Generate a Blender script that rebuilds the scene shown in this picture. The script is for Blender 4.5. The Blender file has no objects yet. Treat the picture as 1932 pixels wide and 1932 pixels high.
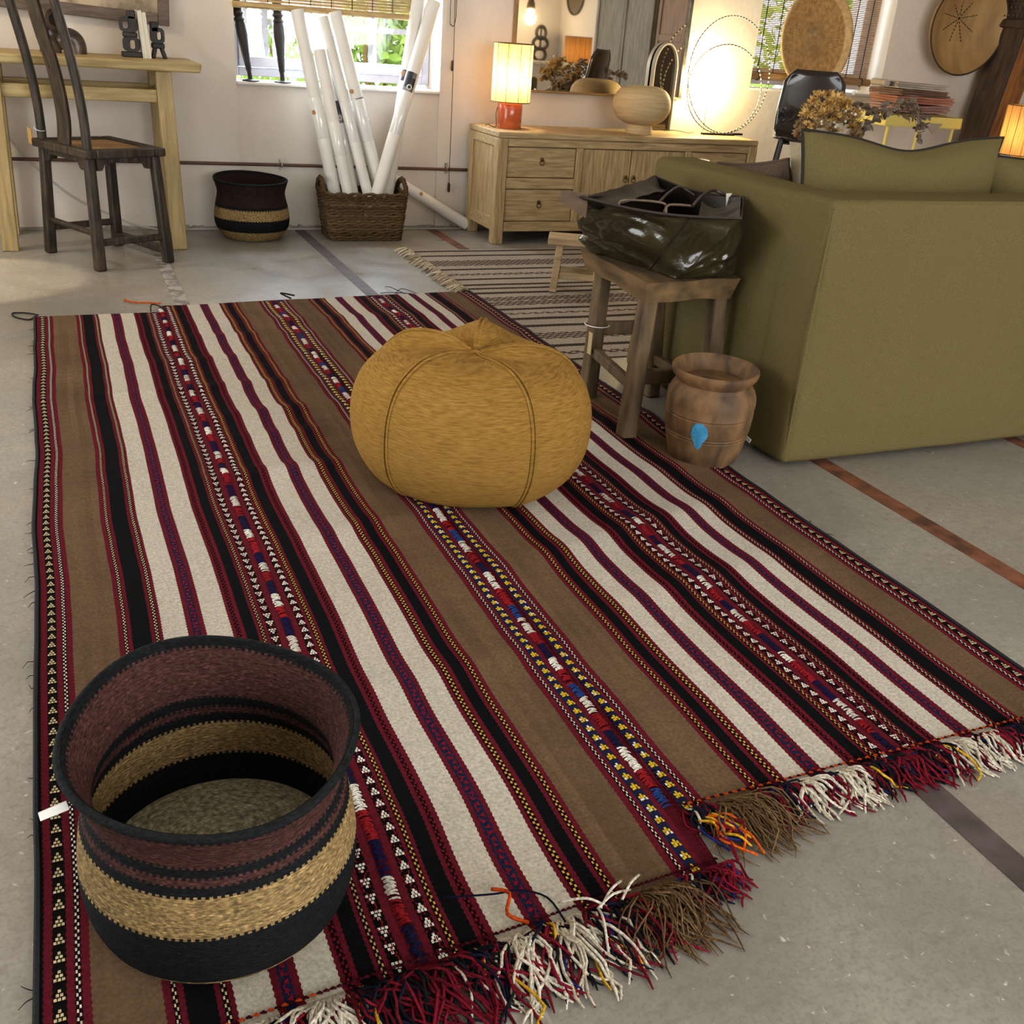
import bpy, math, random
from mathutils import Vector, Matrix, noise
random.seed(7)
PI = math.pi
SC = bpy.context.scene
COL = SC.collection

# ------------------------------------------------------------------ camera
cam_d = bpy.data.cameras.new('camera'); cam = bpy.data.objects.new('camera', cam_d); COL.objects.link(cam)
yaw, pitch, roll = map(math.radians, (24.866, 25.485, -4.433))
fw = Vector((math.sin(yaw)*math.cos(pitch), math.cos(yaw)*math.cos(pitch), -math.sin(pitch)))
rt = Vector((math.cos(yaw), -math.sin(yaw), 0)); dn = fw.cross(rt)
r2 = math.cos(roll)*rt + math.sin(roll)*dn; d2 = -math.sin(roll)*rt + math.cos(roll)*dn
cam.matrix_world = Matrix(((r2.x, -d2.x, -fw.x, 0), (r2.y, -d2.y, -fw.y, 0), (r2.z, -d2.z, -fw.z, 1.15), (0, 0, 0, 1)))
cam_d.sensor_width = 36; cam_d.lens = 36*1903.8/1932; cam_d.clip_start = .02; cam_d.clip_end = 200
SC.camera = cam
SC.view_settings.view_transform = 'Standard'; SC.view_settings.look = 'None'
SC.view_settings.gamma = 1; SC.view_settings.use_curve_mapping = False
SC.view_settings.exposure = 0.36
SC.cycles.use_denoising = True
SC.cycles.max_bounces = 8; SC.cycles.diffuse_bounces = 4; SC.cycles.glossy_bounces = 4
SC.cycles.transparent_max_bounces = 12; SC.cycles.caustics_reflective = False; SC.cycles.caustics_refractive = False
SC.cycles.sample_clamp_indirect = 6

# ------------------------------------------------------------------ world + large lights
W = bpy.data.worlds.new('sky'); SC.world = W; W.use_nodes = True
W.node_tree.nodes['Background'].inputs[0].default_value = (.86, .93, 1, 1)
W.node_tree.nodes['Background'].inputs[1].default_value = 3.2

def area(name, loc, rot, sx, sy, power, col):
    l = bpy.data.lights.new(name, 'AREA'); l.shape = 'RECTANGLE'; l.size = sx; l.size_y = sy; l.energy = power; l.color = col
    o = bpy.data.objects.new(name, l); o.location = loc; o.rotation_euler = rot; COL.objects.link(o); return o
def point(name, loc, power, col, rad=.05):
    l = bpy.data.lights.new(name, 'POINT'); l.energy = power; l.color = col; l.shadow_soft_size = rad
    o = bpy.data.objects.new(name, l); o.location = loc; COL.objects.link(o); return o
# daylight in the wide rear doorway and in the doorway of the left wall
area('daylight_rear_doorway', (2.4, -2.34, 1.3), (PI/2, 0, 0), 4.0, 2.2, 104, (1, .95, .88))
area('daylight_left_doorway', (-2.34, 2.6, 1.2), (0, -PI/2, 0), 2.1, 2.2, 30, (1, .97, .93))
# daylight in the two back windows (in the reveal, on the outer side of the frames)
area('daylight_window_small', (1.55, 6.46, 1.4), (-PI/2, 0, 0), 1.0, 1.1, 70, (.72, .86, 1))
area('daylight_window_blind', (4.88, 6.5, 1.5), (-PI/2, 0, 0), 1.0, 1.1, 18, (.9, .97, .95))
# warm ceiling lamp left of the desk
point('ceiling_lamp_light', (-1.5, 4.9, 2.2), 50, (1, .86, .66), .05)

# unseen warm spot added for the bright floor patch left of the chair
_sl = bpy.data.lights.new('added_patch_spot', 'SPOT'); _sl.energy = 240; _sl.color = (1, .84, .6); _sl.spot_size = math.radians(17); _sl.spot_blend = .12; _sl.shadow_soft_size = .03
_so = bpy.data.objects.new('added_patch_spot', _sl); COL.objects.link(_so); _so.location = (-1.7, 4.3, 2.5)
_so.rotation_euler = (Vector((-.42, 4.93, 0))-Vector(_so.location)).to_track_quat('-Z', 'Y').to_euler()

# ------------------------------------------------------------------ helpers
def lin(h):
    h = h.lstrip('#'); r = []
    for i in (0, 2, 4):
        c = int(h[i:i+2], 16)/255
        r.append(c/12.92 if c <= .04045 else ((c+.055)/1.055)**2.4)
    return (*r, 1)

def nd(nt, t, **kw):
    n = nt.nodes.new(t)
    for k, v in kw.items(): setattr(n, k, v)
    return n
def M(name, c1, c2=None, rough=.65, scale=6, stretch=(1, 1, 1), bump=0, bscale=80, metal=0, coat=0, sheen=0, lo=.35, hi=.65, attr=False, bstretch=None, wave=0, wscale=200, wdir='X', spec=.4, distort=0, detail=5):
    m = bpy.data.materials.new(name); m.use_nodes = True; nt = m.node_tree; L = nt.links
    b = nt.nodes['Principled BSDF']
    b.inputs['Roughness'].default_value = rough; b.inputs['Metallic'].default_value = metal
    b.inputs['Specular IOR Level'].default_value = spec
    b.inputs['Coat Weight'].default_value = coat; b.inputs['Sheen Weight'].default_value = sheen
    tc = nd(nt, 'ShaderNodeTexCoord'); mp = nd(nt, 'ShaderNodeMapping'); mp.inputs['Scale'].default_value = stretch
    L.new(tc.outputs['Object'], mp.inputs['Vector'])
    nz = nd(nt, 'ShaderNodeTexNoise'); nz.inputs['Scale'].default_value = scale; nz.inputs['Detail'].default_value = detail; nz.inputs['Distortion'].default_value = distort
    L.new(mp.outputs[0], nz.inputs['Vector'])
    rp = nd(nt, 'ShaderNodeValToRGB'); rp.color_ramp.elements[0].position = lo; rp.color_ramp.elements[1].position = hi
    L.new(nz.outputs['Fac'], rp.inputs[0])
    if attr:
        at = nd(nt, 'ShaderNodeVertexColor'); at.layer_name = 'Col'
        rp.color_ramp.elements[0].color = lin(c1); rp.color_ramp.elements[1].color = lin(c2 or c1)
        mx = nd(nt, 'ShaderNodeMix', data_type='RGBA', blend_type='MULTIPLY'); mx.inputs[0].default_value = 1
        L.new(at.outputs[0], mx.inputs[6]); L.new(rp.outputs[0], mx.inputs[7]); L.new(mx.outputs[2], b.inputs['Base Color'])
    else:
        rp.color_ramp.elements[0].color = lin(c1); rp.color_ramp.elements[1].color = lin(c2 or c1)
        L.new(rp.outputs[0], b.inputs['Base Color'])
    if bump:
        n2 = nd(nt, 'ShaderNodeTexNoise'); n2.inputs['Scale'].default_value = bscale; n2.inputs['Detail'].default_value = 3
        mp2 = nd(nt, 'ShaderNodeMapping'); mp2.inputs['Scale'].default_value = bstretch or stretch
        L.new(tc.outputs['Object'], mp2.inputs['Vector']); L.new(mp2.outputs[0], n2.inputs['Vector'])
        h = n2.outputs['Fac']
        if wave:
            wv = nd(nt, 'ShaderNodeTexWave', bands_direction=wdir); wv.inputs['Scale'].default_value = wscale; wv.inputs['Distortion'].default_value = 1.5; wv.inputs['Detail Scale'].default_value = 3
            L.new(tc.outputs['Object'], wv.inputs['Vector'])
            ad = nd(nt, 'ShaderNodeMath', operation='MULTIPLY_ADD'); ad.inputs[1].default_value = wave
            L.new(wv.outputs['Fac'], ad.inputs[0]); L.new(h, ad.inputs[2]); h = ad.outputs[0]
        bp = nd(nt, 'ShaderNodeBump'); bp.inputs['Strength'].default_value = min(bump, 1); bp.inputs['Distance'].default_value = .002*max(1, bump)
        L.new(h, bp.inputs['Height']); L.new(bp.outputs[0], b.inputs['Normal'])
    return m

def glow(name, col, strength):
    m = bpy.data.materials.new(name); m.use_nodes = True; b = m.node_tree.nodes['Principled BSDF']
    b.inputs['Base Color'].default_value = lin(col); b.inputs['Emission Color'].default_value = lin(col); b.inputs['Emission Strength'].default_value = strength
    return m

class G:
    def __init__(s): s.v = []; s.f = []; s.c = []; s.cur = None
    def face(s, *idx):
        s.f.append(idx); s.c.append(s.cur)
    def hexa(s, p):
        o = len(s.v); s.v += [tuple(q) for q in p]
        for q in ((0, 3, 2, 1), (4, 5, 6, 7), (0, 1, 5, 4), (1, 2, 6, 5), (2, 3, 7, 6), (3, 0, 4, 7)): s.face(*[o+i for i in q])
        return s
    def box(s, x0, x1, y0, y1, z0, z1):
        return s.hexa([(x0, y0, z0), (x1, y0, z0), (x1, y1, z0), (x0, y1, z0), (x0, y0, z1), (x1, y0, z1), (x1, y1, z1), (x0, y1, z1)])
    def bar(s, a, b, w, d, w2=None, d2=None, side=(1, 0, 0)):
        a = Vector(a); b = Vector(b); t = (b-a).normalized(); sd = Vector(side); sd = (sd - t*sd.dot(t)).normalized(); u = t.cross(sd)
        w2 = w if w2 is None else w2; d2 = d if d2 is None else d2
        P = []
        for c, ww, dd in ((a, w, d), (b, w2, d2)):
            for i, j in ((-1, -1), (1, -1), (1, 1), (-1, 1)): P.append(c + sd*(i*ww/2) + u*(j*dd/2))
        return s.hexa(P)
    def tube(s, pts, r, n=8, closed=False, flat=1.0):
        pts = [Vector(p) for p in pts]; N = len(pts); o = len(s.v); pu = None
        for i, p in enumerate(pts):
            a = pts[(i-1) % N] if (closed or i) else p; b = pts[(i+1) % N] if (closed or i < N-1) else p
            t = (b-a).normalized()
            if pu is None: pu = t.orthogonal().normalized()
            pu = (pu - t*pu.dot(t)).normalized(); w = t.cross(pu); rr = r[i] if isinstance(r, (list, tuple)) else r
            for k in range(n):
                an = 2*PI*k/n; s.v.append(tuple(p + pu*(rr*math.cos(an)) + w*(rr*flat*math.sin(an))))
        for i in range(N if closed else N-1):
            for k in range(n):
                i2 = (i+1) % N; k2 = (k+1) % n
                s.face(o+i*n+k, o+i*n+k2, o+i2*n+k2, o+i2*n+k)
        if not closed:
            s.face(*[o+k for k in range(n)][::-1]); s.face(*[o+(N-1)*n+k for k in range(n)])
        return s
    def lathe(s, prof, n=48, c=(0, 0, 0), fn=None, cols=None, cap=True):
        o = len(s.v); N = len(prof)
        for i, (r, z) in enumerate(prof):
            for k in range(n):
                a = 2*PI*k/n; x, y, zz = c[0]+r*math.cos(a), c[1]+r*math.sin(a), c[2]+z
                if fn: x, y, zz = fn(x, y, zz, a, i)
                s.v.append((x, y, zz))
        for i in range(N-1):
            for k in range(n):
                if cols: s.cur = cols(i, k)
                k2 = (k+1) % n; s.face(o+i*n+k, o+i*n+k2, o+(i+1)*n+k2, o+(i+1)*n+k)
        if cap:
            if prof[0][0] > 1e-5: s.face(*[o+k for k in range(n)][::-1])
            if prof[-1][0] > 1e-5: s.face(*[o+(N-1)*n+k for k in range(n)])
        return s
    def grid(s, fn, nu, nv, cu=False, cv=False, cols=None):
        o = len(s.v)
        for j in range(nv):
            for i in range(nu): s.v.append(tuple(fn(i, j)))
        for j in range(nv if cv else nv-1):
            for i in range(nu if cu else nu-1):
                if cols: s.cur = cols(i, j)
                i2 = (i+1) % nu; j2 = (j+1) % nv
                s.face(o+j*nu+i, o+j*nu+i2, o+j2*nu+i2, o+j2*nu+i)
        return s
    def ball(s, c, r, n=8, m=6, sx=1, sy=1, sz=1):
        return s.lathe([(max(1e-4, r*math.sin(PI*i/m)), -r*sz*math.cos(PI*i/m)) for i in range(m+1)], n, c, cap=False)
    def xf(s, M4, o=0):
        for i in range(o, len(s.v)): s.v[i] = tuple(M4 @ Vector(s.v[i]))
        return s
    def out(s, name, mat, parent=None, smooth=False, bevel=0, ang=40, seg=2, sub=0, kind=None, label=None):
        me = bpy.data.meshes.new(name); me.from_pydata(s.v, [], s.f)
        if any(c is not None for c in s.c):
            at = me.color_attributes.new('Col', 'FLOAT_COLOR', 'CORNER'); buf = []
            for f, c in zip(s.f, s.c): buf += list(c or (1, 1, 1, 1))*len(f)
            at.data.foreach_set('color', buf)
        me.materials.append(mat); me.validate(); me.update()
        if smooth:
            me.shade_smooth()
            if ang < 180: me.set_sharp_from_angle(angle=math.radians(ang))
        ob = bpy.data.objects.new(name, me); COL.objects.link(ob); ob.parent = parent
        if bevel:
            bm = ob.modifiers.new('bevel', 'BEVEL'); bm.width = bevel; bm.segments = seg; bm.limit_method = 'ANGLE'; bm.angle_limit = .6
            me.shade_smooth(); me.set_sharp_from_angle(angle=math.radians(50))
        if sub:
            sm = ob.modifiers.new('sub', 'SUBSURF'); sm.levels = sub; sm.render_levels = sub
        if kind: ob['kind'] = kind
        if label: ob['label'] = label
        return ob
def tag(o, label, cat, group=None):
    o['label'] = label; o['category'] = cat
    if group: o['group'] = group
    return o
def thing(name, label, cat, loc=(0, 0, 0), rz=0, group=None):
    o = bpy.data.objects.new(name, None); COL.objects.link(o); o.location = loc; o.rotation_euler = (0, 0, rz); o.empty_display_size = .05
    return tag(o, label, cat, group)
def struct(o): o['kind'] = 'structure'; return o
def copy(o, parent, name=None):
    c = o.copy(); COL.objects.link(c); c.parent = parent; return c
def sm(a, b, x):
    t = max(0, min(1, (x-a)/(b-a))); return t*t*(3-2*t)
def arc(c, r, a0, a1, n, ax=(1, 0, 0), ay=(0, 0, 1)):
    ax = Vector(ax); ay = Vector(ay); c = Vector(c)
    return [c + ax*(r*math.cos(a0+(a1-a0)*i/n)) + ay*(r*math.sin(a0+(a1-a0)*i/n)) for i in range(n+1)]
def smoothpath(P, k=6):
    P = [Vector(p) for p in P]; out = []
    for i in range(len(P)-1):
        a = P[max(0, i-1)]; b = P[i]; c = P[i+1]; d = P[min(len(P)-1, i+2)]
        for j in range(k):
            t = j/k
            out.append(.5*((2*b)+(-a+c)*t+(2*a-5*b+4*c-d)*t*t+(-a+3*b-3*c+d)*t**3))
    out.append(P[-1]); return out

# ------------------------------------------------------------------ materials
m_plaster = M('plaster', '#cfc4b8', '#dcd3c8', rough=.9, scale=2.2, bump=1.6, bscale=16, lo=.3, hi=.7)
m_reveal = M('reveal_plaster', '#d8d4ce', '#e2ded8', rough=.9, scale=5, bump=2, bscale=24)
m_ceiling = M('ceiling_paint', '#d8d2c8', '#dfdad0', rough=.9)
m_frame = M('lavender_paint', '#b9b8c6', '#c8c7d2', rough=.55, scale=9)
m_iron = M('iron_bar', '#6d6a66', '#86837e', rough=.7, scale=20)
m_bamboo = M('bamboo', '#a9895a', '#c9ad78', rough=.7, scale=30, stretch=(.3, 3, 3))
m_bamboo2 = M('bamboo_brown', '#7d5f3c', '#a5845a', rough=.7, scale=30, stretch=(.3, 3, 3))
m_darkcord = M('dark_cord', '#3a2a20', rough=.8)
m_pipe = M('brown_pipe', '#4a3026', '#5d3d2f', rough=.5, scale=10)
m_clip = M('metal_clip', '#a8a49c', rough=.4, metal=.8)
m_oak = M('pale_elm', '#937b55', '#bda47a', rough=.55, scale=5, stretch=(1.2, 14, 14), bump=.35, bscale=10, bstretch=(1.5, 40, 40), detail=7, distort=.6)
m_oak_v = M('pale_elm_upright', '#917953', '#bba278', rough=.55, scale=5, stretch=(14, 14, 1.2), bump=.35, bscale=10, bstretch=(40, 40, 1.5), detail=7, distort=.6)
m_desk = M('golden_elm', '#8f7b4e', '#b09a68', rough=.5, scale=4, stretch=(1, 12, 12), bump=.3, bscale=9, bstretch=(1, 40, 40), detail=7, distort=.8)
m_desk_v = M('golden_elm_upright', '#8b764a', '#aa9362', rough=.5, scale=4, stretch=(12, 12, 1), bump=.3, bscale=9, bstretch=(40, 40, 1), detail=7, distort=.8)
m_chair = M('dark_worn_wood', '#1d1712', '#4c3d30', rough=.5, scale=9, stretch=(6, 6, 1), bump=.5, bscale=30, bstretch=(4, 4, 1), lo=.4, hi=.78)
m_chairseat = M('worn_seat_panel', '#7a5a38', '#9c7a50', rough=.55, scale=6, stretch=(2, 8, 2), bump=.3, bscale=30)
m_stool = M('weathered_wood', '#3b2e1f', '#6b573c', rough=.8, scale=6, stretch=(5, 5, 1), bump=.9, bscale=22, bstretch=(6, 6, 1), lo=.3, hi=.7)
m_stoolseat = M('weathered_slab', '#42341f', '#745a38', rough=.8, scale=5, stretch=(4, 1, 5), bump=1, bscale=18, bstretch=(5, 1, 6), lo=.3, hi=.7)
m_stool2 = M('raw_pine', '#8d7656', '#b39a76', rough=.75, scale=6, stretch=(1, 6, 6), bump=.5, bscale=30)
m_blackwood = M('blackened_wood', '#15110e', '#2b2420', rough=.55, scale=18, bump=.5, bscale=60)
m_ceramic = M('brown_glaze', '#2e241e', '#5c4c40', rough=.28, scale=14, bump=.5, bscale=50)
m_mouth_shade = M('interior_shade', '#060505', rough=.9)
m_paper = M('white_paper', '#dedad2', '#e8e5de', rough=.45, scale=4)
m_bookpages = M('book_pages', '#cfcbbb', '#e0dccb', rough=.8, scale=6, stretch=(60, 1, 1))
m_print = M('grey_print', '#26262a', '#8b8b90', rough=.4, scale=14, lo=.45, hi=.55)
m_cork = M('cork', '#a8794a', '#bb8c58', rough=.8, scale=80)
m_attr = M('woven_wool', '#c9c9c9', '#ffffff', rough=.95, scale=170, attr=True, bump=1.0, bscale=300, lo=.25, hi=.7, spec=.06, wave=.7, wscale=170, wdir='Y')
m_yarn = M('yarn', '#bdbdbd', '#ffffff', rough=.95, scale=220, attr=True, bump=.6, bscale=500, spec=.06)
m_straw = M('coiled_straw', '#9a9a9a', '#ffffff', rough=.75, scale=120, stretch=(1, 1, 3), attr=True, bump=1.2, bscale=180, lo=.35, hi=.68, spec=.12)
m_pouf = M('ochre_velour', '#785826', '#a27c3e', rough=.95, scale=34, bump=1.0, bscale=60, stretch=(1, 1, 12), lo=.28, hi=.72, spec=.08, detail=4)
m_sofa = M('olive_linen', '#5b5334', '#716541', rough=.97, scale=420, bump=.9, bscale=600, spec=.06)
m_piping = M('dark_piping', '#1d1a14', rough=.8)
m_browncush = M('brown_linen', '#4f4238', '#5e5045', rough=.95, scale=200, bump=.4, bscale=300, spec=.08)
m_cream = M('cream_linen', '#cdbf9f', '#d8cbae', rough=.95, scale=120, bump=.4, bscale=300)
m_leather = M('olive_leather', '#201e12', '#3a3420', rough=.2, scale=7, bump=1.6, bscale=30, lo=.3, hi=.75, spec=.6, coat=.3)
m_leather_in = M('dark_leather_inside', '#151210', '#2a2019', rough=.4, scale=9)
m_strap = M('leather_edge', '#4e3c2c', '#62503e', rough=.5, scale=20)
m_jar = M('turned_old_wood', '#3a2b1c', '#7d5d3c', rough=.66, scale=9, stretch=(2, 2, 1), bump=.8, bscale=24, lo=.3, hi=.68, detail=8, distort=.5)
m_blue = M('blue_paint', '#2f7fae', '#4a9cc6', rough=.7, scale=40)
m_mirror = M('mirror_silver', '#e6e2da', rough=.02, metal=1)
m_mframe = M('mirror_frame_wood', '#7d6038', '#8f7146', rough=.5, scale=10)
m_steel = M('bevel_steel', '#57544e', '#7a766e', rough=.3, metal=.7, scale=20)
m_orange = M('orange_glass', '#a2441f', '#bd5c30', rough=.2, scale=3, coat=.5)
m_vase = M('sand_ceramic', '#b39c74', '#c4ad84', rough=.7, scale=6, stretch=(1, 1, 12), bump=.25, bscale=30)
m_brass = M('aged_brass', '#4a3a22', '#6b5532', rough=.45, metal=.7, scale=30)
m_gap = M('shadow_gap', '#2a2016', rough=.9)
m_black = M('black_metal', '#0f0f0f', rough=.4)
m_blackply = M('black_lacquered_ply', '#120c09', '#241812', rough=.22, scale=8, stretch=(6, 1, 1), coat=.4)
m_bead = M('ivory_bead', '#e2dccb', rough=.5)
m_rattan = M('rattan', '#9a6f3c', '#c0955a', rough=.7, scale=40, bump=.8, bscale=120)
m_rattan2 = M('pale_rattan', '#b08e5c', '#cbaa78', rough=.7, scale=40, bump=.6, bscale=120)
m_calabash = M('scraped_bowl_wood', '#8a6a40', '#ad8c5a', rough=.6, scale=3, stretch=(3, 1, 1), bump=.3, bscale=20)
m_post = M('timber_lit_orange', '#5a3214', '#98602c', rough=.6, scale=5, stretch=(6, 6, 1), bump=.9, bscale=14, bstretch=(5, 5, 1))  # orange lamp light on the post is part of this colour
m_postdark = M('timber_dark_and_shaded', '#2c2019', '#4a382c', rough=.7, scale=5, stretch=(6, 6, 1), bump=.9, bscale=14, bstretch=(5, 5, 1))  # dark carved parts, and the painted shade on the post's left face
m_yellow = M('yellow_enamel', '#cdbb62', '#d6c570', rough=.4, scale=4)
m_dried = M('dried_flower_ochre', '#c49a50', '#e8c684', rough=.9, scale=40)
m_dried2 = M('dried_flower_brown', '#8f7350', '#b89b6c', rough=.9, scale=40)
m_stem = M('dried_stem', '#7d6238', '#a08353', rough=.9, scale=60)
m_euc = M('eucalyptus_leaf', '#5d5148', '#83766a', rough=.8, scale=30)
m_leaf = M('green_leaf', '#86ad3c', '#bcd968', rough=.6, scale=3)
m_ground = M('outside_gravel', '#b9b2a2', '#cfc9ba', rough=.95, scale=30)
m_tag = M('card_tag', '#b08a4a', '#c09a5a', rough=.8, scale=20)
m_whitetag = M('white_label', '#e6e4de', rough=.7)
m_arm_grey = M('grey_washed_wood', '#5f5849', '#857c6a', rough=.6, scale=5, stretch=(8, 8, 1), bump=.4, bscale=16, bstretch=(10, 10, 1))
m_arm_brown = M('brown_cabinet_wood', '#6d4a26', '#8d6436', rough=.55, scale=5, stretch=(8, 8, 1), bump=.4, bscale=16, bstretch=(10, 10, 1))
m_hide = [M('folded_hide_%s' % n, a, b, rough=.7, scale=8, bump=.4, bscale=40) for n, a, b in
          (('grey', '#8f8478', '#a89c8e'), ('brown', '#5a4030', '#6d5040'), ('rust', '#8a5240', '#9d6650'), ('olive', '#6d5728', '#806a36'), ('mauve', '#7d5a52', '#94706a'))]
m_art = M('faded_painting', '#5a4c40', '#b9a78c', rough=.8, scale=7, lo=.35, hi=.6, detail=8, bump=.3, bscale=30)
m_artframe = M('painting_frame', '#54463c', '#6b5b4f', rough=.6, scale=10, stretch=(1, 1, 6))
m_cable = M('white_cable', '#b9b4ac', rough=.6)
m_glass = bpy.data.materials.new('window_glass'); m_glass.use_nodes = True
_n = m_glass.node_tree; _n.nodes.clear()
_o = nd(_n, 'ShaderNodeOutputMaterial'); _t = nd(_n, 'ShaderNodeBsdfTransparent'); _g = nd(_n, 'ShaderNodeBsdfGlossy'); _x = nd(_n, 'ShaderNodeMixShader')
_g.inputs['Roughness'].default_value = .02; _x.inputs[0].default_value = .06
_n.links.new(_t.outputs[0], _x.inputs[1]); _n.links.new(_g.outputs[0], _x.inputs[2]); _n.links.new(_x.outputs[0], _o.inputs[0])
def shade_mat(name, c1, c2, tr):
    m = M(name, c1, c2, rough=.9, scale=30, stretch=(8, 8, .3), bump=.4, bscale=60, bstretch=(6, 6, .2)); nt = m.node_tree
    b = nt.nodes['Principled BSDF']; o = nt.nodes['Material Output']; t = nd(nt, 'ShaderNodeBsdfTranslucent'); x = nd(nt, 'ShaderNodeMixShader'); x.inputs[0].default_value = tr
    src = b.inputs['Base Color'].links[0].from_socket; nt.links.new(src, t.inputs['Color'])
    nt.links.new(b.outputs[0], x.inputs[1]); nt.links.new(t.outputs[0], x.inputs[2]); nt.links.new(x.outputs[0], o.inputs[0]); return m
m_shade = shade_mat('string_shade', '#d8b478', '#ead0a0', .55)
m_shade2 = shade_mat('brown_string_shade', '#8a6030', '#a87a44', .35)
m_shade3 = shade_mat('amber_string_shade', '#a87e46', '#c49c60', .42)
m_bulb = glow('lit_bulb', '#ffd79a', 12)

# concrete: mottled greys, hairline cracks, pale specks
m_conc = bpy.data.materials.new('worn_concrete'); m_conc.use_nodes = True
nt = m_conc.node_tree; L = nt.links; b = nt.nodes['Principled BSDF']; tc = nd(nt, 'ShaderNodeTexCoord')
def tex(scale, det=6, dis=0):
    n = nd(nt, 'ShaderNodeTexNoise'); n.inputs['Scale'].default_value = scale; n.inputs['Detail'].default_value = det; n.inputs['Distortion'].default_value = dis
    L.new(tc.outputs['Object'], n.inputs['Vector']); return n
def ramp(src, *st):
    r = nd(nt, 'ShaderNodeValToRGB'); e = r.color_ramp.elements
    while len(e) < len(st): e.new(.5)
    for k, (p, c) in zip(e, st): k.position = p; k.color = lin(c) if isinstance(c, str) else (c, c, c, 1)
    L.new(src, r.inputs[0]); return r.outputs[0]
def mixc(f, a, c, bt='MIX'):
    x = nd(nt, 'ShaderNodeMix', data_type='RGBA', blend_type=bt)
    if isinstance(f, float): x.inputs[0].default_value = f
    else: L.new(f, x.inputs[0])
    for s_, q in ((6, a), (7, c)):
        if isinstance(q, str): x.inputs[s_].default_value = lin(q)
        else: L.new(q, x.inputs[s_])
    return x.outputs[2]
base = ramp(tex(1.3, 8, .5).outputs['Fac'], (.30, '#75716a'), (.5, '#8e8a82'), (.70, '#a39e94'))
base = mixc(ramp(tex(.9, 5, 1).outputs['Fac'], (.5, 0.), (.7, .5)), base, '#8f7c66')
base = mixc(ramp(tex(150, 5).outputs['Fac'], (.30, .5), (.52, 0.)), base, '#6b665f')
base = mixc(ramp(tex(48, 6, .4).outputs['Fac'], (.34, .38), (.5, 0.)), base, '#6d6861')
base = mixc(ramp(tex(14, 8, 1.5).outputs['Fac'], (.3, .3), (.62, 0.)), base, '#78736b')
base = mixc(ramp(tex(70, 8, .6).outputs['Fac'], (.66, 0.), (.74, .85)), base, '#d0c9bd')
vo = nd(nt, 'ShaderNodeTexVoronoi', feature='DISTANCE_TO_EDGE'); vo.inputs['Scale'].default_value = 7
wn = tex(9, 4); wx = nd(nt, 'ShaderNodeMix', data_type='VECTOR'); wx.inputs[0].default_value = .25
L.new(tc.outputs['Object'], wx.inputs[4]); L.new(wn.outputs['Color'], wx.inputs[5]); L.new(wx.outputs[1], vo.inputs['Vector'])
ck = ramp(vo.outputs['Distance'], (.0, .4), (.012, 0.)); cm = ramp(tex(3).outputs['Fac'], (.5, 0.), (.62, 1.))
ckm = mixc(1.0, ck, cm, 'MULTIPLY'); base = mixc(ckm, base, '#5d5952')
L.new(base, b.inputs['Base Color'])
L.new(ramp(tex(5).outputs['Fac'], (.3, .27), (.7, .5)), b.inputs['Roughness'])
bp = nd(nt, 'ShaderNodeBump'); bp.inputs['Strength'].default_value = .35; bp.inputs['Distance'].default_value = .003; L.new(tex(45, 5).outputs['Fac'], bp.inputs['Height']); L.new(bp.outputs[0], b.inputs['Normal'])
m_rust = M('rusty_strip', '#4a3024', '#7d4c36', rough=.6, scale=14, bump=.5, bscale=60, lo=.35, hi=.6)
m_darkstrip = M('dark_strip', '#3a3230', '#55494a', rough=.6, scale=14, bump=.5, bscale=60)
m_worn = M('worn_strip', '#6d6664', '#9b958c', rough=.7, scale=16, bump=.5, bscale=60, lo=.45, hi=.55)

# ------------------------------------------------------------------ room shell
WY = 6.10; X0, X1, Y0, ZC = -2.4, 6.9, -2.4, 2.75
fl = struct(G().box(X0-.3, X1+.3, Y0-.3, WY+.5, -.1, 0).out('floor', m_conc))
for x, w, mt, ya in ((.44, .058, m_worn, Y0), (1.29, .06, m_darkstrip, Y0), (2.105, .062, m_rust, Y0), (2.93, .06, m_rust, Y0)):
    G().box(x-w/2, x+w/2, ya, WY-.02, -.004, .0015).out('inlay_strip', mt, fl)
def wallbox(g, x0, x1, y0, y1, z0, z1): g.box(x0, x1, y0, y1, z0, z1)
A0, A1, AZ0, AZ1 = .97, 2.145, .78, 2.05      # small window
B0, B1, BZ0, BZ1 = 4.33, 5.43, .90, 2.05      # window with lowered blind
g = G(); WT = WY+.46
wallbox(g, X0-.3, A0, WY, WT, 0, ZC); wallbox(g, A1, B0, WY, WT, 0, ZC); wallbox(g, B1, X1+.3, WY, WT, 0, ZC)
wallbox(g, A0, A1, WY+.02, WT, 0, AZ0); wallbox(g, A0, A1, WY, WT, AZ1, ZC); wallbox(g, B0, B1, WY, WT, 0, BZ0); wallbox(g, B0, B1, WY, WT, BZ1, ZC)
wb = struct(g.out('wall_back', m_plaster))
def irregular(g, x0, x1, z, seed, amp=.012):
    rnd = random.Random(seed); n = int((x1-x0)/.02); 
    for i in range(n):
        a = x0+(x1-x0)*i/n; c = x0+(x1-x0)*(i+1)/n; h = z+rnd.uniform(0, amp) if rnd.random() < .5 else z+rnd.uniform(0, .004)
        g.box(a, c, WY-.006-rnd.uniform(0, .008), WY+.01, 0, h)
g = G(); irregular(g, -.8, 2.3, .012, 3); struct(g.out('baseboard_back', M('crumbled_plaster', '#8f877c', '#a49c90', rough=.95, scale=30, bump=1, bscale=60)))
g = G(); wallbox(g, X0-.3, X0, Y0, 1.5, 0, ZC); wallbox(g, X0-.3, X0, 3.7, WT, 0, ZC); wallbox(g, X0-.3, X0, 1.5, 3.7, 2.35, ZC); struct(g.out('wall_left', m_plaster))
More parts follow.
